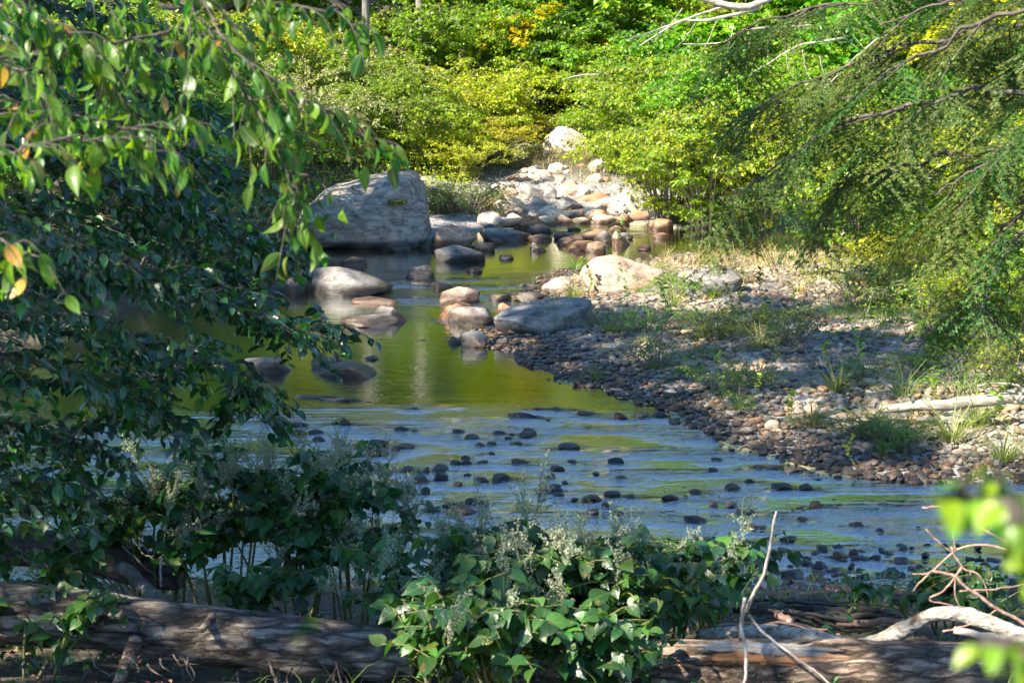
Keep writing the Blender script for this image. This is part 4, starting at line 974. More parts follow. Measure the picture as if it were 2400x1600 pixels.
# ------------------------------------------------------------------ leafy left tree (dark, mid distance) and near branches
def limb_tree(name, base, limbs, label, leafM, T, leaf, mat_leaf, twlen, twstep, per, rimb=.03, nobj=290, droop=.5, extra_orange=0, up=.9, cat='tree', trunk_top=None, twr=1.0, depthj=.5, tw_droop=.25, seed=1, trunk_r=.12):
    rg = np.random.default_rng(seed); root = empty(name, base, label, cat); base = np.array(base, float)
    tubes = []; pos = []; dd = []; nn = []
    for L in limbs:
        P = wob(spline([W(*p) for p in L], 22), .007); r0 = rimb * rg.uniform(.45, .8)
        tubes.append(tube(P - base, np.linspace(r0, .004, 22), 6))
        ln = np.linalg.norm(np.diff(P, axis=0), axis=1).sum(); nt = int(ln / twstep)
        for j in range(nt):
            f = (j + rg.random()) / nt; i = min(20, int(f * 21)); c = P[i]; tg = norm(P[min(21, i + 1)] - P[i])
            sd = norm(np.cross(tg, [0, 0, 1])) * (1 if j % 2 else -1)
            l_ = twlen * rg.uniform(.5, 1.15) * (1.1 - .5 * f)
            d0 = norm(tg * .6 + sd * rg.uniform(.3, 1) * np.array([1, depthj * 2, 1]) + [0, 0, rg.uniform(-.3, .5)])
            Q = spline([c, c + d0 * l_ * .5, c + d0 * l_ + [0, 0, -tw_droop * l_]], 6); tubes.append(tube(Q - base, np.linspace(.0035, .0015, 6) * twr, 4))
            p_, d_, n_ = twig_leaves(Q, max(2, int(per * l_ / twlen)), rg, droop=droop, up=up); pos.append(p_); dd.append(d_); nn.append(n_)
        p_, d_, n_ = twig_leaves(P[6:], int(per * ln / twlen * .4), rg, droop=droop, up=up); pos.append(p_); dd.append(d_); nn.append(n_)
    if trunk_top is not None:
        tubes.insert(0, tube(wob(spline([base * 0 - [0, 0, .3], (np.array(trunk_top) - base) * .5 + [.05, 0, 0], np.array(trunk_top) - base], 14), .02), np.linspace(trunk_r, trunk_r * .35, 14), 10, .1))
        for L in limbs:
            q_ = W(*L[0]) - base; f = np.clip((q_[2] - .4) / (trunk_top[2] - base[2]), .1, .95)
            tubes.append(tube(spline([(np.array(trunk_top) - base) * f, (np.array(trunk_top) - base) * f * .5 + q_ * .5 + [0, 0, .1], q_], 8), np.linspace(rimb * 1.3, rimb, 8), 6))
    V, Fc, T_ = join(tubes); link('branches', mesh_np('branches', V, Fc, M_TWIGDK, fl={'tint': T_}), root)
    pos = np.concatenate(pos); dd = np.concatenate(dd); nn = np.concatenate(nn); size = rg.uniform(.45, 1.25, len(pos))
    dist = pos[:, 1]
    vis = size / dist + 1e-3 * rg.random(len(pos)); px = 1200 + pos[:, 0] / dist * F
    vis = np.where((px > 0) & (px < 2400), vis, 0)
    order = np.argsort(-vis); b = order[:nobj]; r = order[nobj:]
    set_children_leaves(root, leafM, pos[b], dd[b], nn[b], size[b])
    if len(r):
        V, Fc, T_ = scatter(*T, pos[r] - base, dd[r], nn[r], leaf * size[r])
        o = link('foliage', mesh_np('foliage', V, Fc, mat_leaf, smooth=True, fl={'tint': T_}), root); o['kind'] = 'stuff'
    print(name, len(pos))
    return root
L_CURL = tmpl([(0, .01), (.1, .15), (.3, .27), (.5, .29), (.68, .23), (.85, .1), (1, .005)], -.1, .55)
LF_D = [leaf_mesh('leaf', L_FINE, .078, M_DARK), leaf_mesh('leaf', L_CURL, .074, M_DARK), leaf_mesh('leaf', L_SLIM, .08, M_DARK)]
D = 10.0
limbsA = [[(-150, 300, 9.5), (300, 450, 10), (540, 550, 10.6), (640, 600, 10.8)], [(-150, 430, 9), (250, 600, 9.5), (520, 715, 9.8), (660, 775, 10), (780, 765, 10.2)],
          [(-150, 600, 9), (200, 740, 9.3), (480, 850, 9.6), (560, 900, 9.7), (585, 970, 9.8)], [(-150, 480, 10), (200, 520, 10.5), (440, 600, 11), (580, 670, 11.2)],
          [(-150, 800, 9), (150, 870, 9.2), (330, 950, 9.5), (390, 990, 9.6)], [(-150, 950, 9.5), (100, 1010, 9.6), (240, 1060, 9.8)], [(-150, 180, 10.5), (250, 300, 11), (450, 380, 11.2), (570, 430, 11.4)],
          [(-100, 700, 10), (150, 650, 10.4), (400, 680, 10.8), (560, 720, 11)], [(-150, 1120, 9), (50, 1130, 9.1), (180, 1140, 9.2)], [(-150, 700, 11), (150, 780, 11.3), (350, 840, 11.6), (500, 820, 11.8)],
          [(-150, 330, 11), (150, 360, 11.5), (380, 440, 11.8), (520, 520, 12)], [(-150, 900, 10.5), (80, 900, 10.8), (280, 900, 11), (420, 880, 11.2)], [(-150, 560, 11.5), (100, 600, 11.8), (300, 560, 12), (480, 520, 12.3)],
          [(-150, 100, 11), (150, 180, 11.4), (350, 230, 11.7), (520, 330, 12)], [(-150, 1040, 10), (60, 1060, 10.3), (200, 1000, 10.6), (300, 960, 10.8)], [(-150, 220, 9.6), (60, 330, 9.8), (260, 420, 10), (420, 560, 10.2)],
          [(-150, 1200, 9.4), (60, 1180, 9.6), (160, 1100, 9.8)], [(-150, 20, 10), (120, 120, 10.3), (330, 180, 10.6), (470, 270, 10.9)], [(-150, -80, 10.8), (100, 0, 11), (300, 60, 11.3), (430, 120, 11.5)], [(-150, 120, 9.8), (100, 230, 10), (260, 300, 10.2), (380, 380, 10.4)]]
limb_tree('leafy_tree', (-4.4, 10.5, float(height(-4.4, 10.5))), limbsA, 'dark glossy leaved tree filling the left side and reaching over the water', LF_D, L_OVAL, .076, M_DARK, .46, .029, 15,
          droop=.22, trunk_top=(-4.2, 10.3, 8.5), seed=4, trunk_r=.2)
LF_N = [leaf_mesh('leaf', L_SLIM, .070, M_NEAR), leaf_mesh('leaf', L_CURL, .055, M_NEAR), leaf_mesh('leaf', L_SLIM, .062, M_NEAR)] * 11 + [leaf_mesh('leaf', L_CURL, .05, M_ORANGE)]
limbsB = [[(-200, 330, 5.2), (60, 260, 5.2), (300, 300, 5.3), (470, 290, 5.4)], [(-150, -80, 5.4), (120, 60, 5.4), (280, 220, 5.5), (330, 300, 5.5)], [(350, -150, 5.6), (520, 120, 5.5), (640, 330, 5.4), (680, 440, 5.4), (690, 520, 5.4)],
          [(450, -120, 5.6), (600, 0, 5.6), (760, 20, 5.6), (850, 80, 5.6)], [(420, -60, 5.6), (560, 120, 5.4), (760, 260, 5.5), (930, 350, 5.6)], [(-150, 420, 4.8), (60, 340, 4.8), (240, 330, 4.9), (380, 350, 5)],
          [(-200, 560, 4.6), (-20, 560, 4.6), (70, 600, 4.6)], [(-150, 150, 5.6), (150, 120, 5.6), (420, 70, 5.7), (560, 60, 5.7)], [(150, -140, 5.8), (260, 20, 5.8), (300, 160, 5.8), (240, 250, 5.8)], [(-150, 60, 5), (60, 180, 5), (130, 300, 5)]]
limb_tree('overhanging_tree', (-2.9, 5.2, float(height(-2.9, 5.2))), limbsB, 'near tree with drooping sunlit oval leaves hanging into the upper left of the view', LF_N, L_SLIM, .06, M_NEAR, .22, .028, 6,
          rimb=.0055, twr=.6, droop=.95, up=.35, trunk_top=(-2.8, 5.2, 7.5), seed=7, nobj=298, depthj=.4, tw_droop=.5)
LF_S = [leaf_mesh('leaf', L_FINE, .022, M_MID), leaf_mesh('leaf', L_FINE, .02, M_LIME), leaf_mesh('leaf', L_FINE, .022, M_MID), leaf_mesh('leaf', L_FINE, .024, M_LIME)]
limbsS = [[(2600, 1330, 1.3), (2480, 1210, 1.3), (2350, 1160, 1.3), (2210, 1160, 1.3)], [(2600, 1420, 1.25), (2500, 1300, 1.25), (2420, 1230, 1.25), (2370, 1200, 1.25)], [(2650, 1500, 1.2), (2500, 1560, 1.2), (2400, 1550, 1.2), (2330, 1530, 1.2)], [(2600, 1360, 1.3), (2470, 1330, 1.3), (2400, 1290, 1.3)]]
limb_tree('sapling', (.50, 1.3, float(height(.50, 1.3))), limbsS, 'blurred yellow green sapling close to the camera at the lower right', LF_S, L_FINE, .022, M_LIME, .026, .008, 3, rimb=.002, nobj=300, droop=.3,
          cat='sapling', trunk_top=(.47, 1.3, 3.75), seed=3, depthj=.3, trunk_r=.012)
LF_T = [leaf_mesh('leaf', L_FINE, .045, M_KNOT)]
limb_tree('twig_spray', (.62, 1.6, 5.4), [[(2700, -700, 1.7), (2450, -260, 1.7), (2200, -110, 1.7)], [(2700, -700, 1.7), (2500, -200, 1.75), (2330, -100, 1.75)]], 'blurred grey green leaves hanging close to the camera at the top right corner',
          LF_T, L_FINE, .045, M_KNOT, .05, .05, 4, rimb=.004, nobj=60, droop=.9, cat='branch', seed=9, depthj=.2)

# ------------------------------------------------------------------ hemlock on the right
def spray_template(seed, Ln=.42, n=15):
    rg = np.random.default_rng(seed); pos = []; dd = []; nn = []; tb = []
    ax = np.array([(0, t * Ln, -.10 * Ln * t * t * 1.8) for t in np.linspace(0, 1, 7)]); tb.append(tube(ax, np.linspace(.004, .001, 7), 3))
    def needles(P, m):
        f = np.sort(rg.random(m)); i = f * (len(P) - 1); c = np.stack([np.interp(i, np.arange(len(P)), P[:, k]) for k in range(3)], -1)
        t = norm(P[-1] - P[0]); s = norm(np.cross(t, [0, 0, 1])) * rg.choice([-1, 1], m)[:, None]
        pos.append(c); dd.append(t * .5 + s + rg.normal(0, .22, (m, 3))); nn.append(np.array([0, 0, 1.]) + rg.normal(0, .5, (m, 3)))
    for k in range(n):
        t = (k + 1) / (n + 1); c = np.array([0, t * Ln, -.10 * Ln * t * t * 1.8]); s = 1 if k % 2 else -1; l_ = Ln * .42 * math.sin(math.pi * (.15 + .8 * (1 - t))) * rg.uniform(.7, 1.2)
        e = c + np.array([s * l_ * rg.uniform(.6, 1.0), l_ * rg.uniform(.35, .9), -.22 * l_ + rg.normal(0, .01)]); P = spline([c, (c + e) / 2 + [0, 0, .006], e], 4); tb.append(tube(P, [.002, .0016, .0012, .001], 3)); needles(P, int(14 + l_ * 260))
    needles(ax, 36)
    pos = np.concatenate(pos); dd = np.concatenate(dd); nn = np.concatenate(nn)
    nt = (np.array([(-.18, 0, 0), (.18, 0, 0), (.12, 1, 0), (-.12, 1, 0)], float), np.array([(0, 1, 2), (0, 2, 3)]))
    V, Fc, T = scatter(*nt, pos, dd, nn, .014 * rg.uniform(.7, 1.2, len(pos)), np.clip(rg.normal(.35, .22, len(pos)), 0, 1))
    V2, F2, _ = join(tb); T2 = np.full(len(V2), .72)
    return join([(V, Fc, T), (V2, F2, T2)])
SPR = [spray_template(k, .34 + .05 * k) for k in range(4)]
def hemlock(name, base, limbs, label, top, nobj=290, seed=2, step=.068, blen=.52):
    from mathutils import Matrix
    rg = np.random.default_rng(seed); root = empty(name, base, label, 'tree'); base = np.array(base, float); tubes = []; pos = []; dd = []; nn = []
    tubes.append(tube(spline([base * 0 - [0, 0, .3], (np.array(top) - base) * .5, np.array(top) - base], 12), np.linspace(.22, .08, 12), 12, .1))
    for L in limbs:
        P = wob(spline([W(*p) for p in L], 24), .02); tubes.append(tube(P - base, np.linspace(.014, .004, 24), 6))
        q_ = P[0] - base; f = np.clip(q_[2] / (top[2] - base[2]), .1, .97); tubes.append(tube(spline([(np.array(top) - base) * f, q_ * .5 + (np.array(top) - base) * f * .5, q_], 6), np.linspace(.05, .026, 6), 6))
        ln = np.linalg.norm(np.diff(P, axis=0), axis=1).sum(); nb = int(ln / .17)
        for j in range(nb):
            f = (j + rg.random()) / nb; i = min(22, int(f * 23)); c = P[i]; tg = norm(P[i + 1] - P[i]); s = 1 if j % 2 else -1
            sd = norm(np.cross(tg, [0, 0, 1])) * s; l_ = blen * rg.uniform(.5, 1.1) * (1.15 - .7 * f)
            e = c + norm(tg * .9 + sd * .8) * l_ + [0, 0, -l_ * rg.uniform(.1, .6)]
            Q = spline([c, (c + e) / 2 + [0, 0, .06 * l_], e], 8); tubes.append(tube(Q - base, np.linspace(.006, .002, 8), 4))
            m = max(2, int(l_ / step))
            for k in range(m):
                u = (k + .7) / m; a = Q[min(7, int(u * 7))]; t2 = norm(Q[min(7, int(u * 7) + 1)] - Q[max(0, int(u * 7) - 1)]); ss = norm(np.cross(t2, [0, 0, 1])) * rg.choice([-1, 1])
                pos.append(a); dd.append(norm(t2 + ss * rg.uniform(.3, 1.1) + [0, 0, -rg.uniform(.0, .45)])); nn.append(np.array([0, 0, 1.]) + rg.normal(0, .25, 3))
    pos = np.array(pos); dd = np.array(dd); nn = np.array(nn); size = rg.uniform(.55, 1.1, len(pos))
    px = 1200 + pos[:, 0] / pos[:, 1] * F
    order = np.argsort(-(size / pos[:, 1] * (px < 2450))); b, r = order[:nobj], order[nobj:]
    ms = [mesh_np('spray', V, Fc, M_NEED, smooth=False, fl={'tint': T}) for V, Fc, T in SPR]
    set_children_leaves(root, ms, pos[b], dd[b], nn[b], size[b], 'spray')
    if len(r):
        k = rg.integers(0, 4, len(r)); parts = []
        for q in range(4):
            rr = r[k == q]
            if len(rr) == 0: continue
            V, Fc, T = SPR[q]; VV, FF, _ = scatter(V, Fc, pos[rr] - base, dd[rr], nn[rr], size[rr]); parts.append((VV, FF, np.tile(T, len(rr))))
        V, Fc, T = join(parts); o = link('needle_foliage', mesh_np('needle_foliage', V, Fc, M_NEED, smooth=False, fl={'tint': T}), root); o['kind'] = 'stuff'
    V, Fc, T = join(tubes); link('branches', mesh_np('branches', V, Fc, M_TWIGDK, fl={'tint': T}), root)
    print(name, len(pos), 'sprays')
limbsH = [[(2600, -160, 10), (2200, -40, 10), (1900, 20, 10.2), (1700, 90, 10.4)], [(2600, 20, 9.5), (2200, 90, 9.6), (1950, 170, 9.8), (1760, 270, 10)], [(2600, 180, 9), (2250, 220, 9.1), (2000, 290, 9.3), (1840, 370, 9.5), (1750, 440, 9.6)],
          [(2600, 320, 9.5), (2280, 350, 9.6), (2080, 400, 9.8), (1930, 440, 10)], [(2600, 400, 8.8), (2420, 470, 8.8), (2330, 600, 8.9), (2310, 670, 9), (2230, 760, 9)], [(2600, -60, 8.8), (2350, 40, 8.9), (2150, 130, 9), (1980, 240, 9.1)],
          [(2600, 120, 10.4), (2350, 180, 10.5), (2150, 280, 10.6), (2020, 380, 10.8)], [(2600, 520, 9.6), (2470, 560, 9.6), (2400, 660, 9.8)], [(2650, -150, 9.2), (2450, -30, 9.3), (2250, 0, 9.4), (2050, 60, 9.5)], [(2600, 260, 8.5), (2450, 300, 8.5), (2320, 370, 8.6), (2200, 470, 8.7)]]
hemlock('hemlock', (4.3, 10.2, float(height(4.3, 10.2))), limbsH, 'hemlock with drooping feathery boughs filling the upper right', (4.2, 10.2, 9.5))

# ------------------------------------------------------------------ fallen grey branches, top right
RS = .8
def branchy(name, paths, mat, label, cat, part='branch', sides=7, base=None):
    P0 = spline(paths[0][0], 16); base = np.array(base if base is not None else P0[0]); root = empty(name, base, label, cat)
    for pts, r0, r1 in paths:
        P = wob(spline(pts, 18), min(.008, r0 * .5, .009 * float(np.linalg.norm(np.array(pts[0]) - np.array(pts[-1])))), False); r0 *= RS; r1 *= RS; V, Fc, T = tube(P - base, np.linspace(r0, r1, 18), sides, .18)
        link(part, mesh_np(part, V, Fc, mat, fl={'tint': T}), root)
    return root
Dw = 36
def wp(*l): return [W(*p) for p in l]
branchy('fallen_tree', [(wp((1900, -60, Dw), (1760, 15, Dw), (1640, -5, Dw), (1560, -30, Dw)), .10, .05), (wp((1780, 20, Dw), (1650, 48, Dw), (1590, 52, Dw), (1500, 110, Dw)), .045, .015), (wp((1700, 15, Dw), (1620, 40, Dw), (1540, 70, Dw), (1470, 95, Dw - 1)), .03, .01),
        (wp((1900, 60, Dw), (1760, 70, Dw), (1690, 100, Dw), (1600, 105, Dw)), .035, .01), (wp((1980, 90, Dw), (1880, 105, Dw), (1800, 150, Dw), (1745, 180, Dw)), .03, .01), (wp((2060, 90, Dw - 2), (2000, 140, Dw - 2), (1960, 180, Dw - 2), (1925, 215, Dw - 2)), .03, .01)] +
        [(wp((1600 + 40 * k, 20 + 14 * k, Dw), (1570 + 46 * k, 60 + 16 * k, Dw), (1530 + 55 * k, 100 + 14 * k, Dw)), .012, .005) for k in range(9)], M_DEAD, 'bleached fallen tree with bare grey branches on the slope at the top right', 'fallen tree')
branchy('dead_branch', [(wp((1400, 175, 38), (1350, 178, 38), (1320, 188, 38)), .025, .01)], M_DEAD, 'short pale stick lying in the bright leaves above the white boulder', 'branch')
branchy('dead_branch', [(wp((2330, 640, 12), (2290, 760, 12), (2260, 830, 12), (2200, 880, 12)), .018, .006), (wp((2330, 640, 12), (2380, 560, 12), (2460, 500, 12)), .02, .018)], M_BARK, 'thin bare grey branch hanging down at the right below the hemlock', 'branch')

# ------------------------------------------------------------------ driftwood and logs
def log_mesh(pts, r0, r1, mat, n=60, sides=28, seed=0, knob=.06, name='log', base=None):
    P = spline(pts, n); rad = np.linspace(r0, r1, n); V, Fc, T = tube(P, rad, sides)
    c = np.repeat(P, sides, 0); m = n * sides; off = Vector((seed * 3.1, seed, 2))
    for i in range(m):
        v = V[i]; k = mn.fractal(Vector((v[0] * 4, v[1] * 14, v[2] * 14)) + off, 1, 2, 5); k2 = mn.noise(Vector((v[0] * 2.0, v[1] * 2, v[2] * 2)) + off)
        V[i] = c[i] + (V[i] - c[i]) * (1 + knob * k + .12 * k2)
    V = V - base
    return mesh_np(name, V, Fc, mat)
b = W(470, 1490, 9.0)
root = empty('log', b, 'long grey bark covered log lying across the lower left of the near bank', 'log')
link('bark', log_mesh([W(-250, 1425, 9.2), W(100, 1440, 9.15), W(500, 1490, 9.05), W(980, 1550, 8.95)],   .145, .132, M_LOG, 220, 56, 3, .13, 'bark', b), root)
for (p, q_, r_) in (((320, 1500, 8.9), (275, 1600, 8.7), .035), ((235, 1460, 9.0), (248, 1435, 8.95), .022), ((500, 1440, 9.0), (475, 1475, 8.85), .02)):
    a_, c_ = W(*p), W(*q_); V, Fc, T = tube(wob(spline([a_ - b, (a_ + c_) / 2 - b, c_ - b], 8), .004), np.linspace(r_, r_ * .75, 8), 10, .2); link('branch_stub', mesh_np('branch_stub', V, Fc, M_LOG2), root)
b = W(1850, 1560, 8.6)
root = empty('log', b, 'big weathered log with a strip of split orange wood along the bottom right', 'log')
link('trunk', log_mesh([W(1270, 1600, 8.75), W(1700, 1590, 8.7), W(2150, 1600, 8.65), W(2700, 1625, 8.6)], .17, .19, M_LOG2, 200, 56, 9, .10, 'trunk', b), root)
for k in range(15):
    yy = 1508 + 4.2 * k; x0 = R.uniform(1560, 1700) + 40 * (k % 3); x1 = R.uniform(1850, 2010); r_ = R.uniform(.010, .02); dz = 8.59 - .028 * math.sin(k / 14 * math.pi)
    a_, c_ = W(x0, yy, dz), W(x1, yy + R.uniform(6, 14), dz)
    V, Fc, T = tube(wob(spline([a_ - b, (a_ + c_) / 2 - b, c_ - b], 26), .0025), r_ * (1 - .85 * np.abs(np.linspace(-1, 1, 26)) ** 5), 5, .35)
    link('splinter', mesh_np('splinter', V, Fc, M_SPLIT if k > 4 and k % 5 else (M_DEAD if k < 5 else M_LOG2)), root)
# white birch branch
b = W(2080, 1470, 8.9)
root = empty('birch_branch', b, 'crooked white birch branch lying on the big weathered log', 'branch')
link('bark', log_mesh([W(1640, 1490, 9.3), W(1800, 1480, 9.2), W(1890, 1492, 9.1), W(2010, 1512, 9.0), W(2120, 1475, 8.95), W(2200, 1438, 8.9), W(2290, 1448, 8.85), W(2390, 1485, 8.8), W(2520, 1530, 8.8)], .034, .040, M_BIRCH, 160, 18, 5, .30, 'bark', b), root)
branchy('dead_branch', [(wp((2235, 1475, 8.75), (2330, 1492, 8.7), (2460, 1515, 8.7)), .022, .026)], M_DEAD, 'straight bleached stick under the right end of the birch branch', 'branch')
# upright bare stem
branchy('dead_sapling', [(wp((1735, 1500, 8.6), (1745, 1440, 8.55), (1785, 1350, 8.5), (1810, 1270, 8.5), (1823, 1200, 8.5)), .014, .006), (wp((1745, 1400, 8.5), (1738, 1460, 8.5), (1752, 1540, 8.4), (1740, 1620, 8.3)), .011, .009),
        (wp((1755, 1440, 8.55), (1800, 1490, 8.5), (1880, 1550, 8.4), (1970, 1620, 8.3)), .009, .005)], M_DEAD, 'forked bare stem standing upright in front of the water, right of the knotweed', 'dead sapling')
branchy('bare_twigs', [(wp((2460, 1490, 7), (2340, 1430, 7), (2250, 1360, 7), (2185, 1332, 7)), .009, .006), (wp((2380, 1285, 7.2), (2290, 1230, 7.2), (2220, 1190, 7.2), (2160, 1188, 7.2)), .007, .004),
        (wp((2370, 1290, 7.2), (2290, 1278, 7.2), (2240, 1290, 7.2), (2180, 1340, 7.2), (2140, 1345, 7.2)), .006, .003), (wp((2240, 1290, 7.2), (2232, 1240, 7.2), (2230, 1200, 7.2)), .004, .003),
        (wp((2230, 1280, 7.2), (2255, 1330, 7.2), (2295, 1345, 7.2), (2320, 1400, 7.2)), .006, .003), (wp((2255, 1330, 7.1), (2215, 1380, 7.1), (2180, 1405, 7.1), (2240, 1420, 7.1)), .005, .003), (wp((2240, 1345, 7.1), (2238, 1390, 7.1), (2250, 1425, 7.1)), .004, .002),
        (wp((2180, 1340, 7.2), (2150, 1370, 7.2), (2140, 1385, 7.2)), .004, .002), (wp((2290, 1230, 7.2), (2305, 1215, 7.2), (2315, 1208, 7.2)), .003, .002), (wp((2250, 1385, 7.1), (2330, 1380, 7.1), (2420, 1365, 7.1)), .004, .002),
        (wp((2210, 1480, 7.0), (2290, 1455, 7.0), (2340, 1425, 7.0)), .004, .003), (wp((2170, 1240, 7.2), (2200, 1270, 7.2), (2240, 1300, 7.2)), .004, .002)], M_REDTW, 'tangle of thin reddish bare twigs at the lower right edge', 'twigs', 'twig')
branchy('driftwood_log', [(wp((2060, 958, 18.0), (2200, 950, 17.9), (2370, 935, 17.9), (2500, 925, 17.9)), .05, .085), (wp((2370, 932, 17.9), (2390, 905, 17.8), (2340, 898, 17.8), (2290, 903, 17.8)), .02, .008), (wp((2380, 945, 17.8), (2400, 915, 17.8), (2450, 890, 17.8)), .02, .012)],
        M_DEAD, 'bleached driftwood log lying on the gravel at the right edge', 'log', 'branch', 12)
# floating stick
p0, p1 = ground_at(698, 930), ground_at(872, 944)
branchy('floating_stick', [([p0 + [0, 0, .0], (p0 + p1) / 2 + [0, .03, .012], p1 + [0, 0, -.01]], .035, .02), ([p0 * .7 + p1 * .3 + [0, -.05, .01], p0 * .3 + p1 * .7 + [0, -.04, .01]], .02, .014)], M_DEADDK, 'dark stick floating on the near pool', 'stick', 'branch', 8)
o = link('fallen_leaf', LF_N[-1], None, p0 * .68 + p1 * .32 + np.array([0, -.05, .05]), (.6, 0, .4), 1.1); tag(o, 'orange leaf stuck on the floating stick', 'leaf')
for k, (px, py, lab) in enumerate([(1768, 1076, 'red fallen leaf on the stones at the waterline'), (1945, 1082, 'orange fallen leaf on the stones right of the red one'), (2210, 872, 'rusty leaf on the back of the gravel bar')]):
    p = ground_at(px, py); o = link('fallen_leaf', LF_N[-1], None, p + np.array([0, 0, .06]), (.7, .2, k * 1.3), 1.2); tag(o, lab, 'leaf')
# debris pile of dark sticks
dp = []
for k in range(22):
    x = 1850 + 250 * R.random(); y = 1405 + 50 * R.random(); d_ = 11.6 - (y - 1405) * .02; L_ = R.uniform(60, 170)
    a_ = W(x - L_, y - R.uniform(-12, 22) - 5, d_); c_ = W(x + L_ * .7, y + R.uniform(0, 32), d_ - .1); dp.append(([a_, (a_ + c_) / 2 + [0, 0, .02], c_], R.uniform(.008, .035), R.uniform(.006, .015)))
branchy('driftwood_pile', dp, M_DEADDK, 'dark flood debris of matted sticks at the water edge above the birch branch', 'driftwood', 'stick', 6)
branchy('driftwood_pile', [(wp((1820, 1440, 10.6), (1850, 1460, 10.4), (1790, 1500, 10.2)), .028, .02), (wp((1960, 1460, 10.6), (2100, 1455, 10.5), (2180, 1450, 10.5)), .025, .02)] + [(wp((1650 + 25 * k, 1478 + R.uniform(-12, 14), 9.4), (1700 + 25 * k, 1470 + R.uniform(-14, 14), 9.4), (1760 + 30 * k, 1485 + R.uniform(-14, 18), 9.3)), .012, .006) for k in range(8)],
        M_REDTW, 'brown broken sticks heaped between the debris and the big weathered log', 'driftwood', 'stick', 7)
# log and roots behind, lower left
b = W(100, 1290, 11)
root = empty('log', b, 'dark rotting log behind the long grey log at the left edge', 'log')
link('bark', log_mesh([W(-200, 1265, 11), W(100, 1285, 11), W(330, 1330, 10.8), W(420, 1345, 10.7)], .12, .09, M_DEADDK, 60, 24, 13, .1, 'bark', b), root)
branchy('broken_branch', [(wp((285, 1325, 10.4), (340, 1375, 10.2), (400, 1430, 10)), .045, .05)], M_BARK, 'mossy broken branch leaning down to the long grey log', 'branch', sides=12)
rt = []
for k in range(26):
    x = R.uniform(40, 330); y = R.uniform(1250, 1400); L_ = R.uniform(40, 120); rt.append((wp((x, y, 10.5), (x + L_ * .4, y + L_ * R.uniform(.1, .8), 10.4), (x + L_ * .8, y + L_ * R.uniform(.6, 1.3), 10.3)), R.uniform(.004, .012), .003))
branchy('root_tangle', rt, M_TWIG, 'tangle of thin roots and twigs above the long grey log', 'roots', 'root', 5)
rt = []
for k in range(26):
    x = R.uniform(20, 820); y = R.uniform(1520, 1560) + x * .03; L_ = R.uniform(30, 90); rt.append((wp((x, y, 8.7), (x + R.uniform(-20, 30), y + L_ * .5, 8.6), (x + R.uniform(-40, 50), y + L_, 8.5)), R.uniform(.003, .010), .002))
branchy('root_tangle', rt, M_TWIGDK, 'dead twigs hanging beneath the long grey log', 'roots', 'root', 5)
branchy('dead_sapling', [(wp((378, 1305, 10), (376, 1340, 10), (378, 1375, 10)), .008, .007)], M_DEAD, 'short pale upright stub behind the long grey log', 'dead sapling')
branchy('dead_sapling', [(wp((186, 1090, 10), (184, 1020, 10), (200, 980, 10)), .012, .008), (wp((170, 1120, 10), (184, 1060, 10), (192, 1040, 10)), .02, .012)], M_REDTW, 'rusty broken stem among the lower leaves of the left tree', 'dead sapling')

# ------------------------------------------------------------------ knotweed in the foreground
LF_K = [leaf_mesh('leaf', L_HEART, s, M_KNOT) for s in (.105, .09, .075)]
def plume_mesh(seed, Ln=.2):
    rg = np.random.default_rng(seed); P = []; tb = []
    for k in range(11):
        a = rg.uniform(0, 6.28); b_ = np.array([0, 0, .012 * k]); e = b_ + np.array([math.cos(a) * .5, math.sin(a) * .5, rg.uniform(.35, 1.0)]) * Ln * rg.uniform(.4, .95)
        Q = spline([b_, (b_ + e) / 2 + [0, 0, .012], e], 5); tb.append(tube(Q, np.linspace(.0018, .0008, 5), 3))
        u = rg.random(34) ** .8 * 3.99; i = u.astype(int); f = (u - i)[:, None]
        P.append(Q[i] * (1 - f) + Q[i + 1] * f + rg.normal(0, .0045, (34, 3)))
    P = np.concatenate(P); n = len(P)
    A = scatter(*L_KITE, P, rg.normal(0, 1, (n, 3)) + [0, 0, .5], rg.normal(0, 1, (n, 3)), .0125 * rg.uniform(.6, 1.3, n)); B = join(tb)
    V, Fc, T = join([A, B])
    return mesh_np('flower_plume', V, Fc, M_CREAM, smooth=False, fl={'tint': T})
PL = [plume_mesh(k) for k in range(4)]
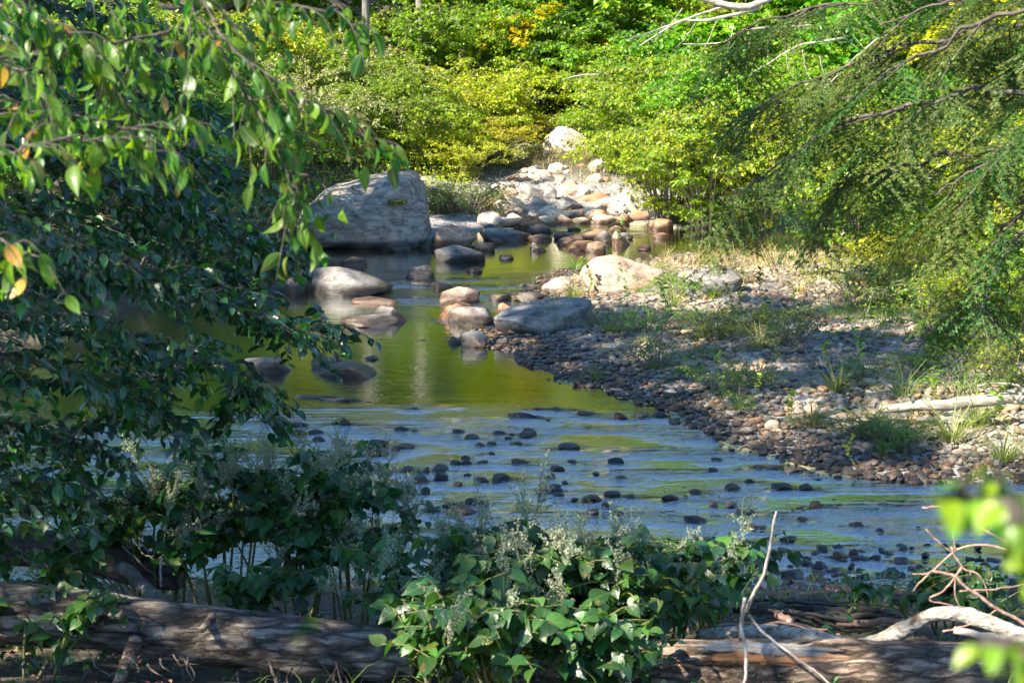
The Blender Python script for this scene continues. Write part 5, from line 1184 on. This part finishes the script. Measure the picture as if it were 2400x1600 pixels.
def knotweed(px, ytop, ybot, dist, label, nst=9, width=160, fl=.6, leafs=1.0, seed=0, lo=2):
    """a clump whose foot is at the near bank; photo pixel extents give its top and foot"""
    rg = np.random.default_rng(seed + 40); f = W(px, ybot, dist); base = np.array([f[0], f[1], float(height(f[0], f[1]))])
    top = W(px, ytop, dist)[2] - base[2]; root = empty('knotweed', base, label, 'knotweed', 'knotweed clumps of the near bank')
    wd = width * dist / F; tubes = []; pos = []; dd = []; nn = []; tips = []
    for k in range(nst):
        a = rg.uniform(0, 6.28); rr = wd * .5 * math.sqrt(rg.random()); h = top * rg.uniform(.48, .86)
        b_ = np.array([math.cos(a), math.sin(a) * .7, 0]) * rr * .5; e = np.array([math.cos(a) * rr * 1.25 + rg.normal(0, .08), math.sin(a) * rr, h])
        e2 = e + np.array([e[0] - b_[0], e[1] - b_[1], 0]) * .5 + [rg.normal(0, .1), -.05, -.12]
        P = wob(spline([b_, b_ * .3 + e * .6 + [0, 0, .1 * h], e, e2], 12), .006); tubes.append(tube(P, np.linspace(.009, .003, 12), 5))
        ln = np.linalg.norm(np.diff(P, axis=0), axis=1).sum()
        p_, d_, n_ = twig_leaves(P[lo:], int(ln * 21 * leafs), rg, droop=.35, out=.85, up=1.0); pos.append(p_); dd.append(d_); nn.append(n_)
        for j in range(6):
            i = int(rg.integers(max(4, lo), 11)); c = P[i]; aa = rg.uniform(0, 6.28); tp = c + np.array([math.cos(aa), math.sin(aa) * .7, rg.uniform(0, .4)]) * rg.uniform(.15, .34)
            Q = spline([c, (c + tp) / 2 + [0, 0, .04], tp], 5); tubes.append(tube(Q, np.linspace(.004, .002, 5), 4)); p_, d_, n_ = twig_leaves(Q, 7, rg, droop=.35, out=.8, up=1.0); pos.append(p_); dd.append(d_); nn.append(n_); tips.append(tp)
        for i in (7, 8, 9, 10, 11): tips.append(P[i])
    pos = np.concatenate(pos) + base; dd = np.concatenate(dd); nn = np.concatenate(nn) + [0, -.25, 0]; size = rg.uniform(.5, 1.05, len(pos))
    if len(pos) > 290:
        k_ = rg.permutation(len(pos)); pos, dd, nn, size = pos[k_], dd[k_], nn[k_], size[k_]
        V, Fc, T = scatter(*L_HEART, pos[290:] - base, dd[290:], nn[290:], .10 * size[290:])
        link('foliage', mesh_np('foliage', V, Fc, M_KNOT, fl={'tint': T}), root)['kind'] = 'stuff'
        pos, dd, nn, size = pos[:290], dd[:290], nn[:290], size[:290]
    set_children_leaves(root, LF_K, pos, dd, nn, size)
    V, Fc, T = join(tubes); link('stems', mesh_np('stems', V, Fc, M_STEM), root)
    for t in tips:
        if rg.random() < fl * .34: link('flower_plume', PL[int(rg.integers(4))], root, t, (rg.normal(0, .4), rg.normal(0, .4), rg.uniform(0, 6)), rg.uniform(.7, 1.3))
KW = [(380, 1085, 1400, 10.8, 'knotweed clump at the left with grey green flowers over the water', 8, 300, .8), (540, 1040, 1410, 10.6, 'flowering knotweed clump left of centre, tall and pale at its tips', 10, 260, 1.0),
      (700, 1020, 1420, 10.5, 'dense knotweed clump below the left riffle, thick with greyish plumes', 11, 260, 1.0), (830, 1085, 1420, 10.3, 'knotweed clump with dark leaves beside the gap left of centre', 9, 200, .8),
      (560, 1260, 1440, 9.8, 'short knotweed sprays with paired leaves hanging just above the long grey log', 4, 200, .1),
      (1000, 1240, 1560, 9.4, 'broad leaved knotweed clump in the centre with drooping lower leaves', 9, 260, .3), (1140, 1210, 1580, 9.2, 'knotweed clump reaching highest at the centre, in front of the stones', 11, 280, .25),
      (1290, 1225, 1590, 9.0, 'knotweed clump with pale cream plumes lit by the sun', 11, 240, .5), (1430, 1235, 1570, 9.1, 'knotweed clump at right of centre with yellowish sunlit leaves', 10, 240, .4),
      (1560, 1240, 1500, 9.7, 'dark knotweed clump at the right end of the thicket', 10, 240, .35), (1180, 1360, 1620, 8.4, 'low sunlit knotweed leaves in front of the log gap', 8, 300, .1), (1010, 1400, 1620, 8.5, 'knotweed leaves hanging over the end of the long grey log', 5, 160, .2),
      (1660, 1270, 1480, 10.6, 'small knotweed clump at the water, left of the upright bare stem', 7, 160, .1), (60, 1160, 1400, 10.2, 'leafy knotweed at the left edge under the tree', 6, 260, .2), (70, 1380, 1480, 8.9, 'small blue green knotweed sprig lying over the left end of the long grey log', 3, 200, .2),
      (2200, 1330, 1440, 10.6, 'green leafy sprig behind the birch branch', 6, 260, .0), (1350, 1400, 1600, 8.5, 'low knotweed leaves over the left end of the big weathered log', 6, 220, .1)]
for k, (px, yt, yb, d_, lab, n_, w_, fl) in enumerate(KW): knotweed(px, yt, yb, d_, lab, n_, w_, fl, seed=k, lo=6 if k < 4 else 2)
for (px, py, lab) in [(1200, 1150, 'tallest knotweed shoot with large dark leaves against the water')]:
    knotweed(1230, 1150, 1560, 9.3, lab, 2, 60, 0, .55, seed=77)
print('tris', sum(len(m.loop_triangles) if len(m.loop_triangles) else sum(p.loop_total - 2 for p in m.polygons) for m in bpy.data.meshes if m.users), 'objs', len(bpy.data.objects))
